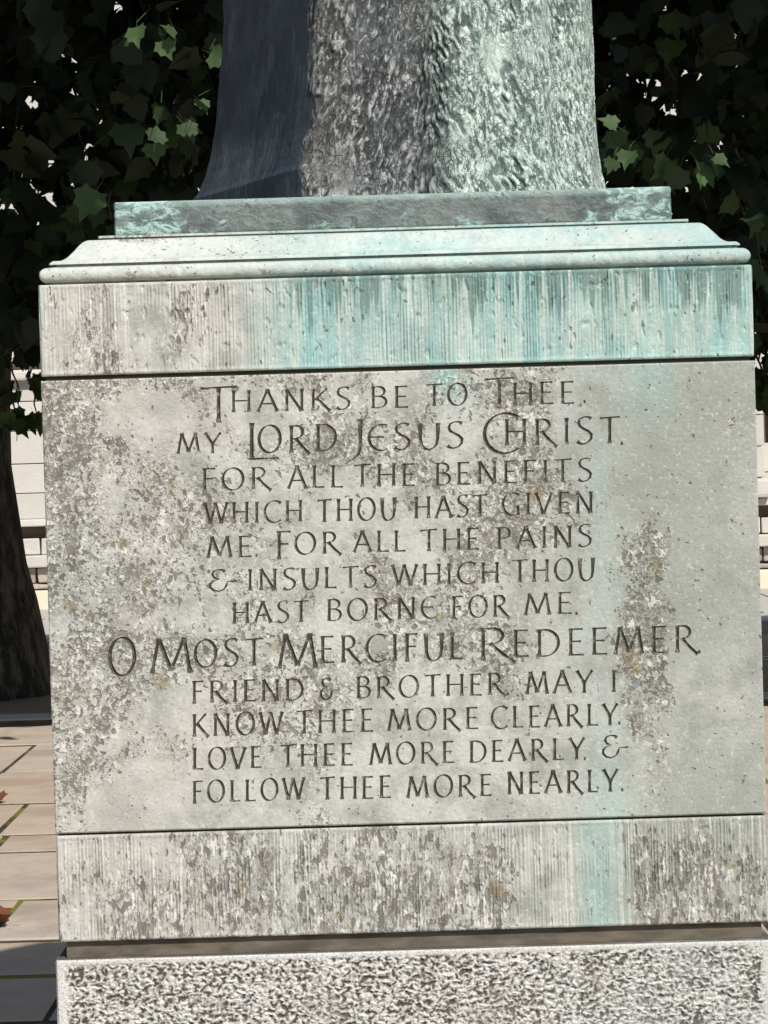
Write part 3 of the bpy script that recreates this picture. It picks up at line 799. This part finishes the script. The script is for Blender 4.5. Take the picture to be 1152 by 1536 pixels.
def plane_me(name, x0, x1, y0, y1, z=0.0):
    return mesh_np(name, [(x0, y0, z), (x1, y0, z), (x1, y1, z), (x0, y1, z)], [[0, 1, 2, 3]])
def ground_y(px, py):
    d = CAM_ROT @ Vector(((px-576)/FPX, -(py-768)/FPX, -1)); t = -CAM_POS.z/d.z; return d.y*t, d.x*t
YK = [ground_y(30, p)[0] for p in (1090, 1079, 1072, 1066)]
tag(link('ground', plane_me('ground', -400, 400, -300, 600, -0.16), M['tarmac']), kind='structure')
pav = tag(link('pavement', box_me('pavement', 60, 36.2, 0.13), M['moss'], None, (0, YK[1]-0.02-18.1, -0.070)), kind='structure')   # bed of the slabs, top at -0.022
# rows of slabs (y of the joints from the photograph)
rowsY = [YK[0]]+[ground_y(40, p)[0] for p in (1117, 1157, 1205, 1252, 1278, 1348, 1411)]
while rowsY[-1] > 2.2: rowsY.append(rowsY[-1]-random.choice([0.45, 0.6, 0.7, 0.52]))
anchors = {1: ground_y(25, 1140)[1], 4: ground_y(2, 1262)[1], 6: ground_y(47, 1330)[1]}
# unlike rows: index k spans rowsY[k+1]..rowsY[k]
slab_objs = []; far_boxes = []
for k in range(len(rowsY)-1):
    ya, yb = rowsY[k+1], rowsY[k]
    xs = [anchors.get(k, -1.9+random.uniform(-0.3, 0.3))]
    while xs[-1] < 4.6: xs.append(xs[-1]+random.uniform(0.65, 1.15))
    xl = xs[0]
    while xl > -4.6: xl -= random.uniform(0.65, 1.15); xs.insert(0, xl)
    for xa, xb in zip(xs[:-1], xs[1:]):
        g = random.uniform(0.016, 0.034)
        cx0, cy0 = (xa+xb)/2, (ya+yb)/2
        if abs(cx0) < W_BASE and YC-0.6 < cy0 < YC+0.6: continue
        me = box_me('paving_slab', xb-xa-g, yb-ya-g*random.choice((1.0, 1.5, 2.6, 3.6)), 0.05, 0.006, hash((k, round(xa, 3))) & 999, 0.004)
        o = link('paving_slab', me, M['paving'], pav)
        o.location = (cx0, cy0-(YK[1]-0.02-18.1), 0.070-0.025+random.uniform(-0.003, 0.003))
        slab_objs.append(o)
print('slabs', len(slab_objs))
# wider paving beyond the counted slabs, on both sides and behind the camera
bx_ = []
for sx in (-1, 1):
    for a in range(14):
        for b_ in range(18):
            bx_.append((sx*(5.6+a*0.9), 15.6-b_*0.8+18.1-YK[1], 0.070-0.027, 0.87, 0.77, 0.05))
for a in range(10):
    for b_ in range(12):
        bx_.append(((a-4.5)*0.95, 1.4-b_*0.8+18.1-YK[1], 0.070-0.027, 0.92, 0.77, 0.05))
o = link('outer_paving_slabs', join_boxes('outer_paving_slabs', bx_, 0.0), M['paving'], pav); o['kind'] = 'stuff'

# kerb, road with double lines, far pavement
kb = link('kerb', None, None); tag(kb, kind='structure'); kb.location = (0, (YK[1]+YK[2])/2, 0)
for i in range(-14, 14):
    link('kerb_stone', box_me('kerb_stone', 0.91, YK[2]-YK[1], 0.16, 0.012, i+50, 0.003), M['flag'], kb, (i*0.92+0.3, 0, -0.075))
tag(link('road', box_me('road', 80, 24.24-YK[2], 0.06), M['tarmac'], None, (0, (24.24+YK[2])/2, -0.145+0.0)), kind='structure')
for yy in (21.0, 21.28):
    tag(link('road_marking', plane_me('road_marking', -30, 30, yy, yy+0.09, -0.110), M['paint']), kind='structure')
kb2 = link('far_kerb', None, None); tag(kb2, kind='structure'); kb2.location = (0, 24.35, 0)
for i in range(-16, 16):
    link('kerb_stone', box_me('kerb_stone', 0.91, 0.22, 0.14, 0.012, i+90, 0.004), M['kerb'], kb2, (i*0.92+0.1, 0, -0.07))
fp = tag(link('far_pavement', box_me('far_pavement', 80, 5.5, 0.10), M['kerb'], None, (0, 24.46+2.75, -0.08)), kind='structure')
for r_ in range(6):
    for s_ in range(-9, 9):
        xx0 = s_*0.92+(r_ % 2)*0.45
        link('flagstone', box_me('flagstone', 0.89, 0.86, 0.05, 0.006, r_*20+s_+40, 0.003), M['flag'], fp, (xx0, -2.75+0.45+r_*0.9, 0.055))

# fallen dry leaves and a tuft of moss on the paving
LEAF = [(0, 0), (.15, .03), (.33, -.05), (.38, .10), (.55, .27), (.40, .38), (.37, .60), (.17, .64), (.02, .98), (-.15, .66), (-.33, .63), (-.41, .41), (-.52, .31), (-.36, .12), (-.35, -.03), (-.13, .04)]
def leaf_mesh(name, curl=0.15, size=1.0):
    v = [(0, 0.30*size, -0.02*size)]
    for x, y in LEAF: v.append((x*size, y*size, size*(-curl*(x*x*1.2+(y-0.3)**2*0.9)+0.30*abs(x)+0.03*math.sin(y*11+x*4))))
    n = len(LEAF); f = [[0, 1+i, 1+(i+1) % n] for i in range(n)]
    # petiole
    k = len(v); v += [(0.012*size, 0, 0), (-0.012*size, 0, 0), (-0.006*size, -0.42*size, -0.08*size), (0.006*size, -0.42*size, -0.08*size)]; f.append([k, k+1, k+2, k+3])
    return mesh_np(name, v, f, True)
m = Mat('dry_leaf', 0.7); m.color(m.mix((0.10, 0.032, 0.016), (0.17, 0.06, 0.03), m.noise(20))); M['dry'] = m.mat
dry = leaf_mesh('fallen_leaf', -0.5, 0.17)
for k, (px, py, rz, sc, lb) in enumerate([(14, 1390, 1.7, 1.15, 'large red brown fallen leaf nearest the plinth on the pale paving'),
                               (4, 1205, 1.2, 0.8, 'smaller red brown fallen leaf farther back on the paving by the trunk side')]):
    y, x = ground_y(px, py)
    o = link('fallen_leaf', dry, M['dry']); o.location = (x, y, 0.012); o.rotation_euler = (0.05, 0.05, rz); o.scale = (sc,)*3
    tag(o, lb, 'leaf', 'fallen leaves on the paving')

# ------------------------------------------------------------------ BUILDING beyond the road
BY = 30.0
m = Mat('ashlar_limestone', 0.9); r = m.rnd(); n = m.noise(3, 4, 0.6)
c = m.mix((0.44, 0.425, 0.39), (0.54, 0.52, 0.48), (r*0.6+n*0.5).ss(0.2, 0.9)); c = m.mix(c, (0.25, 0.22, 0.19), m.noise(12, 5, 0.7).ss(0.60, 0.75)*0.5)
m.color(c); m.bump(m.noise(40, 4), 0.006, 0.6); M['ashlar'] = m.mat
m = Mat('flint_rubble', 0.8); r = m.rnd(); c = m.mix((0.16, 0.13, 0.11), (0.36, 0.33, 0.30), (r*0.7+m.noise(14, 4)*0.5).ss(0.3, 0.9)); m.color(c); m.bump(m.noise(30, 4), 0.01); M['flint'] = m.mat
m = Mat('brown_brick_recess', 0.9); m.color(m.mix((0.10, 0.07, 0.06), (0.17, 0.13, 0.11), m.noise(9, 4))); M['brown'] = m.mat
m = Mat('cream_render', 0.9); m.color(m.mix((0.60, 0.52, 0.40), (0.66, 0.58, 0.46), m.noise(4, 3))); M['cream'] = m.mat
m = Mat('window_glass', 0.1, 0, 0.6); m.color((0.03, 0.035, 0.045)); M['glass'] = m.mat
m = Mat('brown_wood', 0.6); m.color(m.mix((0.16, 0.09, 0.05), (0.10, 0.06, 0.035), m.noise(20, 3, st=(1, 1, 0.1)))); M['wood'] = m.mat
m = Mat('slate_roof', 0.8); m.color(m.mix((0.10, 0.10, 0.11), (0.16, 0.15, 0.15), m.noise(6, 4))); M['slate'] = m.mat
bld = link('stone_building', None, None, None, (0, BY, 0))
tag(bld, 'long pale stone building with ledges and rubble courses beyond the shaded road behind the tree', 'building')
link('wall', box_me('wall', 60, 0.6, 9.2), M['brown'], bld, (0, 0.34, 4.5))
HZ = lambda px, py: at(px, py, BY).z
hb = [HZ(50, p) for p in (908, 884, 851, 833, 806, 788, 780)]   # from ground upwards
link('plinth_course', box_me('plinth_course', 60, 0.30, 0.26, 0.01), M['cream'], bld, (0, -0.10, 0.08))
link('ledge', box_me('ledge', 60, 0.22, hb[3]-hb[2], 0.02), M['ashlar'], bld, (0, -0.03, (hb[2]+hb[3])/2))
link('coping', box_me('coping', 60, 0.24, hb[6]-hb[5]+0.02, 0.015), M['ashlar'], bld, (0, -0.05, (hb[5]+hb[6])/2))
rr = random.Random(5)
zone = lambda x: 2.2 < abs(x) < 7.5
far = []
def put(name, x0, x1, z0, z1, proud, mat, jit, gap, bev):
    xm, zm = (x0+x1)/2, (z0+z1)/2
    me = box_me(name, x1-x0-gap, 0.16, z1-z0-gap, bev, rr.randrange(999), jit)
    link(name, me, mat, bld, (xm, 0.04-proud-0.08+0.08, zm))
farb = {'ashlar': [], 'flint': []}
def course(z0, z1, wmin, wmax, kind, gap=0.012, jit=0.002, bev=0.008, proud=0.0, skip=()):
    x = -29.0+rr.uniform(0, wmax)
    while x < 29:
        wd = rr.uniform(wmin, wmax)
        if not any(a-0.01 < x+wd/2 < b+0.01 and z1 > c_ and z0 < d_ for a, b, c_, d_ in skip):
            if zone(x+wd/2) and z0 < 3.6:
                put('stone_block' if kind == 'ashlar' else 'rubble_stone', x, x+wd, z0, z1, proud+rr.uniform(0, 0.02), M[kind], jit, gap, bev)
            else:
                farb[kind].append((x+wd/2, 0.04-proud, (z0+z1)/2, wd-gap, 0.16, z1-z0-gap))
        x += wd
WIN = [(xw-0.55, xw+0.55, 1.55, 3.4) for xw in (-9, -6.5, 5.05, 7.6, 10.1, -11.5, 0, 2.4, -2.4)] + [(xw-0.5, xw+0.5, 5.0, 6.6) for xw in (-9, -6.5, 5.05, 7.6, 10.1, 0, 2.4, -2.4)]
course(0.21, 0.29, 0.15, 0.35, 'flint', 0.02, 0.012, 0.02)
course(0.29, hb[2], 0.12, 0.3, 'flint', 0.02, 0.012, 0.02)
course(hb[3], hb[4], 0.15, 0.4, 'ashlar', 0.02, 0.008, 0.015)
z = hb[6]+0.01
while z < 8.9:
    hgt = rr.choice([0.30, 0.34, 0.38]); course(z, z+hgt, 0.55, 1.0, 'ashlar', 0.010, 0.001, 0.006, skip=WIN); z += hgt
for k in ('ashlar', 'flint'):
    o = link('far_blocks', join_boxes('far_blocks', farb[k], 0.0), M[k], bld); o['kind'] = 'stuff'
hs = HZ(40, 545)
link('string_course', box_me('string_course', 60, 0.26, 0.20, 0.03), M['ashlar'], bld, (0, -0.06, hs+0.1))
link('string_course', box_me('string_course', 60, 0.20, 0.12, 0.03), M['ashlar'], bld, (0, -0.06, hs-0.14))
link('roof', mesh_np('roof', [(-30, -0.4, 9), (30, -0.4, 9), (30, 4, 12.5), (-30, 4, 12.5), (-30, -0.4, 8.9), (30, -0.4, 8.9), (30, 4.0, 8.9), (-30, 4.0, 8.9)],
     [[0, 1, 2, 3], [4, 7, 6, 5], [0, 4, 5, 1], [1, 5, 6, 2], [2, 6, 7, 3], [3, 7, 4, 0]]), M['slate'], bld)
for (a, b_, c_, d_) in WIN:
    fr = link('window', join_boxes('window', [((a+b_)/2, -0.02, c_+0.04, b_-a, 0.14, 0.08), ((a+b_)/2, -0.02, d_-0.04, b_-a, 0.14, 0.08), (a+0.04, -0.02, (c_+d_)/2, 0.08, 0.14, d_-c_-0.16), (b_-0.04, -0.02, (c_+d_)/2, 0.08, 0.14, d_-c_-0.16), ((a+b_)/2, -0.01, (c_+d_)/2, 0.05, 0.08, d_-c_-0.16)], 0.0), M['wood'], bld)
    link('pane', box_me('pane', b_-a-0.16, 0.01, d_-c_-0.16), M['cream'] if (abs((a+b_)/2-5.05) < 0.1) else M['glass'], fr, ((a+b_)/2, 0.025, (c_+d_)/2))
# pilaster on the right
pxl = at(1131, 650, BY-0.15).x; pxr = at(1144, 650, BY-0.15).x
for k in range(5):
    za = hb[6]+0.25+k*0.36
    link('pilaster_block', box_me('pilaster_block', pxr-pxl, 0.22, 0.35, 0.01), M['ashlar'], bld, ((pxl+pxr)/2, -0.14, za+0.18))
link('pilaster_base', box_me('pilaster_base', pxr-pxl+0.12, 0.34, 0.22, 0.04), M['ashlar'], bld, ((pxl+pxr)/2, -0.14, hb[6]+0.13))

# ------------------------------------------------------------------ TREES
m = Mat('bark', 0.95); m.color(m.mix((0.020, 0.017, 0.013), (0.12, 0.10, 0.075), m.noise(9, 6, 0.75, st=(1, 1, 0.25)).ss(0.42, 0.62))); m.bump(m.noise(20, 5, 0.7, st=(1, 1, 0.25)), 0.03, 0.9); M['bark'] = m.mat
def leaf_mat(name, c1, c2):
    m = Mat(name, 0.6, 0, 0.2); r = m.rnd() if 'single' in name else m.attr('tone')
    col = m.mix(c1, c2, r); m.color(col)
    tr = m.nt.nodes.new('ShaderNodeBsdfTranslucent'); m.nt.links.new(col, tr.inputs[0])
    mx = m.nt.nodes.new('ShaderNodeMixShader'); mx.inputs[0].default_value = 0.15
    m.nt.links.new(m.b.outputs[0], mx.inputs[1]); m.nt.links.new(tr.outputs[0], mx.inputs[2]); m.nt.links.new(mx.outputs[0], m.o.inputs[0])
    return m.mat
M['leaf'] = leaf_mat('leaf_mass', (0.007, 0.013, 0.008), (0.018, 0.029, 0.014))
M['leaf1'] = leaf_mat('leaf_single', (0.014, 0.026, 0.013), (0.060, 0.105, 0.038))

LV = np.array([(0, 0.30, -0.02)]+[(x, y, -0.16*(x*x*1.6+(y-0.3)**2*0.9)+0.22*abs(x)) for x, y in LEAF]); 
sel = [0, 1, 3, 5, 6, 7, 9, 11, 12, 13, 15]; 
LVs = LV[[0]+[1+i for i in (0, 2, 3, 4, 5, 6, 8, 10, 11, 12, 13, 14)]]
nl = len(LVs)-1
LF = np.array([[0, 1+i, 1+(i+1) % nl] for i in range(nl)])
def rand_rot(n, droop=True):
    """leaf frames: y axis = leaf axis (outward, drooping), z = normal"""
    th = RNG.uniform(0, 2*np.pi, n); dr = RNG.normal(-0.75 if droop else 0, 0.55, n)
    ya = np.stack([np.cos(th)*np.cos(dr), np.sin(th)*np.cos(dr), np.sin(dr)], 1)
    up = np.stack([RNG.normal(0, .55, n), RNG.normal(-0.25, .55, n), np.full(n, 1.0)], 1)
    za = up-(up*ya).sum(1)[:, None]*ya; za /= np.linalg.norm(za, axis=1)[:, None]+1e-9
    xa = np.cross(ya, za)
    return xa, ya, za
def foliage(name, pts, size, parent, mat):
    n = len(pts); xa, ya, za = rand_rot(n); sz = size*RNG.uniform(0.6, 1.25, n)
    V = pts[:, None, :] + sz[:, None, None]*(LVs[None, :, 0:1]*xa[:, None]+LVs[None, :, 1:2]*ya[:, None]+LVs[None, :, 2:3]*za[:, None])
    F = (LF[None]+(np.arange(n)*len(LVs))[:, None, None]).reshape(-1, 3)
    me = mesh_np(name, V.reshape(-1, 3), F, True)
    att = me.attributes.new('tone', 'FLOAT', 'POINT'); att.data.foreach_set('value', np.repeat(RNG.uniform(0, 1, n), len(LVs)).astype(np.float32))
    o = link(name, me, mat, parent); o['kind'] = 'stuff'; return o
SL = math.cos(SUN_AZ)/math.tan(SUN_EL)               # metres towards the camera per metre of height along a sun ray
def crown_points(n, x0, x1, h0, h1, y_in, thick, clump=1.0):
    out = []
    tot = 0
    while tot < n:
        k = n*3
        h = RNG.uniform(h0, h1, k); X = RNG.uniform(x0, x1, k); f = RNG.uniform(0, 1, k)**1.25
        yfront = YK[0]+0.25 - SL*np.minimum(h, 8.5) + 0.35*pn(X*0.6, h*0.6, 3.3)
        Y = yfront + f*thick*(1-0.35*(h-h0)/max(1, h1-h0))
        low = 1.6+0.0445*Y + 0.30*pn(X*0.9, Y*0.9, 1.1) + 0.22*pn(X*3, Y*3, 8.1)
        cl = pn(X*clump, Y*clump, h*clump)
        ok = (h > low) & (cl > -0.42)
        P = np.stack([X, Y, h], 1)[ok]
        out.append(P); tot += len(P)
    return np.concatenate(out)[:n]

t1 = link('plane_tree', None, None, None, (0, 20, 0)); tag(t1, 'broad leafy tree whose dark flared trunk stands left of the plinth by the road', 'tree')
t2 = link('plane_tree', None, None, None, (0, 20.5, 0)); tag(t2, 'dark leafy tree filling the right side behind the statue, trunk hidden by the plinth', 'tree')
def wpt(px, py, Y=20.0): p = at(px, py, Y); return p.x, p.z
ctr = []
for py, pxe, rad in ((1012, 96, .80), (985, 84, .70), (950, 70, .58), (900, 56, .50), (850, 40, .45), (780, 27, .42), (700, 18, .40), (620, 16, .40), (540, 14, .42), (480, 22, .46)):
    x, z = wpt(pxe, py); ctr.append((x-rad, 0, z-0.0, rad))
x, z = ctr[-1][0], ctr[-1][2]
ctr += [(x-.05, -.1, z+.5, .36), (x-.2, -.3, z+1.3, .30), (x-.4, -.8, z+2.6, .24), (x-.5, -1.6, z+4.4, .16), (x-.6, -2.4, z+6.5, .07)]
tube('trunk', ctr, M['bark'], t1, 22, 0.10)
def limb(parent, pts, r0, r1, n=14):
    P = np.array(pts, float); t = np.linspace(0, len(P)-1, n)
    Q = np.stack([np.interp(t, range(len(P)), P[:, k]) for k in range(3)], 1)
    Q += 0.06*np.stack([pn(t*1.3, k*5.1, P[0, 0]) for k in range(3)], 1)
    rr_ = np.linspace(r0, r1, n)
    tube('branch', [(*q, r) for q, r in zip(Q, rr_)], M['bark'], parent, 10, 0.08)
xa, za = wpt(0, 470); xb, zb = wpt(70, 395); xc, zc_ = wpt(180, 330); xd, zd = wpt(420, 180)
limb(t1, [(xa-.25, 0, za-.25), (xb, -.3, zb), (xc, -.8, zc_), (xd, -1.6, zd+.4), (xd+1.6, -2.6, zd+1.6)], .26, .05)
limb(t1, [(ctr[-4][0], -.3, ctr[-4][2]), (-4.6, -1.2, 5.2), (-5.6, -3, 7)], .2, .05)
limb(t1, [(ctr[-4][0], -.3, ctr[-4][2]), (-2.4, -1.5, 5.6), (-1.2, -4, 8)], .2, .05)
tube('trunk', [(1.3, 0, -.1, .5), (1.35, 0, .3, .36), (1.4, 0, 1.2, .31), (1.45, -.1, 2.4, .29), (1.5, -.6, 4, .24), (1.6, -1.6, 6, .18), (1.7, -2.6, 8, .08)], M['bark'], t2, 18, 0.1)
limb(t2, [(1.45, -.1, 2.5), (2.6, -.8, 3.4), (4.2, -1.6, 4.8), (6, -3, 7)], .18, .04)
limb(t2, [(1.5, -.5, 3.6), (.4, -1.6, 5), (-.4, -3.5, 7.4)], .16, .04)
limb(t2, [(1.6, -1.4, 5.6), (3.4, -3.2, 7.4), (5.2, -4.2, 9.2)], .14, .04)

def split_lr(P, parent_l, parent_r, size, edge=-0.4):
    q = P[:, 0] + 0.5*pn(P[:, 1], P[:, 2], 2.2) < edge
    A = P[q]-np.array([0, 20, 0]); B = P[~q]-np.array([0, 20.5, 0])
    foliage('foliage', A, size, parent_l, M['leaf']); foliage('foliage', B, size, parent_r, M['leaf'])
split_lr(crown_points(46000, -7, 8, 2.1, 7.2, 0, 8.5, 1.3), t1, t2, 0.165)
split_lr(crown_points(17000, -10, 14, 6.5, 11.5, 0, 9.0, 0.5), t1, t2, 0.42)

# single leaves and twigs at the near fringe, each one a part
leafm = leaf_mesh('leaf', 0.16, 1.0)
M_l = leafm.materials.append(M['leaf1'])
rl_ = random.Random(21)
def put_leaf(px, py, Y, size, parent, py0=20.0, face=None):
    p = at(px, py, Y); o = bpy.data.objects.new('leaf', leafm); COL.objects.link(o); o.parent = parent
    o.location = (p.x, p.y-py0, p.z)
    ax = Vector((rl_.uniform(-.7, .7), rl_.uniform(-.5, .1), -1 if rl_.random() < .75 else rl_.uniform(-.4, .5))).normalized()
    nrm = Vector((rl_.uniform(-1.3, 1.3), -1, rl_.uniform(-.3, 1.3))); nrm = (nrm-ax*nrm.dot(ax)).normalized()
    xax = ax.cross(nrm)
    o.rotation_euler = Matrix((xax, ax, nrm)).transposed().to_euler(); o.scale = (size,)*3
    return o
def spray(px, py, Y, n, parent, py0, r=60, drop=1.0):
    """a twig hanging down from (px,py) with leaves along it"""
    pts = []; x, y = px, py
    for k in range(7):
        p = at(x, y, Y); pts.append((p.x, p.y-py0, p.z, 0.009*(1-k/8))); x += rl_.uniform(-.15, .35)*r*0.5; y += r*0.34*drop
    tube('twig', pts, M['bark'], parent, 5, 0, True)
    for k in range(n):
        i = rl_.randrange(1, 7); q = pts[i]
        p = Vector((q[0], q[1]+py0, q[2]))
        o = put_leaf(0, 0, Y, rl_.uniform(.11, .17), parent, py0)
        o.location = (q[0]+rl_.uniform(-.1, .1), q[1]+rl_.uniform(-.1, .1), q[2]+rl_.uniform(-.08, .08))
for (px, py, n) in ((150, 20, 7), (215, 40, 7), (110, 130, 7), (190, 150, 8), (60, 40, 5), (250, 10, 7), (270, 120, 8), (90, 230, 6), (150, 205, 7), (235, 200, 6), (30, 150, 5), (300, 30, 5), (20, 250, 5), (285, 190, 5)):
    spray(px, py, rl_.uniform(13.9, 14.9), n, t1, 20.0)
for (px, py, n) in ((930, 20, 7), (990, 60, 7), (1050, 10, 7), (1110, 50, 7), (960, 160, 8), (1040, 190, 7), (1100, 200, 7), (1130, 300, 6), (920, 120, 6), (1010, 150, 6), (1075, 120, 5), (1130, 380, 6)):
    spray(px, py, rl_.uniform(13.9, 14.9), n, t2, 20.5)
# the few leaves that catch the light
for (px, py, sz) in ((200, 45, .15), (245, 62, .12), (262, 55, .12), (312, 80, .14), (240, 158, .12), (275, 182, .15), (232, 215, .14), (140, 165, .2), (190, 185, .2), (130, 240, .2), (145, 285, .2), (80, 170, .17), (140, 90, .2)):
    put_leaf(px, py, 13.6, sz, t1, 20.0)
for (px, py, sz) in ((925, 195, .16), (945, 215, .15), (925, 225, .15), (1000, 235, .16), (1060, 240, .16), (1075, 225, .15), (1020, 250, .17), (1115, 325, .15), (1015, 60, .18), (1080, 20, .18), (1000, 20, .17)):
    put_leaf(px, py, 13.6, sz, t2, 20.5)
for (tr, py0, tp, lst) in ((t1, 20.0, (236, -30), ((205, 40, .125), (188, 62, .10), (244, 60, .11), (263, 56, .10), (315, 80, .12), (242, 160, .10), (274, 185, .125), (233, 214, .12), (298, 150, .09))),
                           (t2, 20.5, (960, -30), ((926, 190, .11), (944, 226, .115), (921, 238, .09), (1070, 236, .10), (1050, 262, .09)))):
    for (px, py, sz) in lst:
        Yl = 12.35 - 0.25*rl_.random() + 0.9*max(0, (py-60))/300
        o = put_leaf(px, py, Yl, sz, tr, py0)
        a = at(px, py, Yl); b_ = at(px+rl_.uniform(-22, 22), py-rl_.uniform(15, 35), Yl+0.7); c_ = at(tp[0]+(px-tp[0])*0.9, py-rl_.uniform(50, 80), Yl+1.5); d_ = at(tp[0]+(px-tp[0])*0.7, py-rl_.uniform(100, 160), Yl+2.8)
        tube('twig', [(a.x, a.y-py0, a.z+.02, .0016), (b_.x, b_.y-py0, b_.z, .002), (c_.x, c_.y-py0, c_.z, .0025), (d_.x, d_.y-py0, d_.z, .003)], M['leaf1'], tr, 5, 0, True)
# lower ragged fringe either side of the plinth
for (px, py) in ((30, 520), (10, 560), (50, 590), (20, 600)):
    spray(px, py-30, 17.5, 6, t1, 20.0, 45)
for (px, py) in ((1135, 470), (1150, 500), (1142, 540), (1150, 560), (1165, 520), (1132, 560), (1170, 580)):
    spray(px, py-30, 17.5, 6, t2, 20.5, 45)
print('objects', len(bpy.data.objects), 'polys', sum(len(me.polygons) for me in bpy.data.meshes))
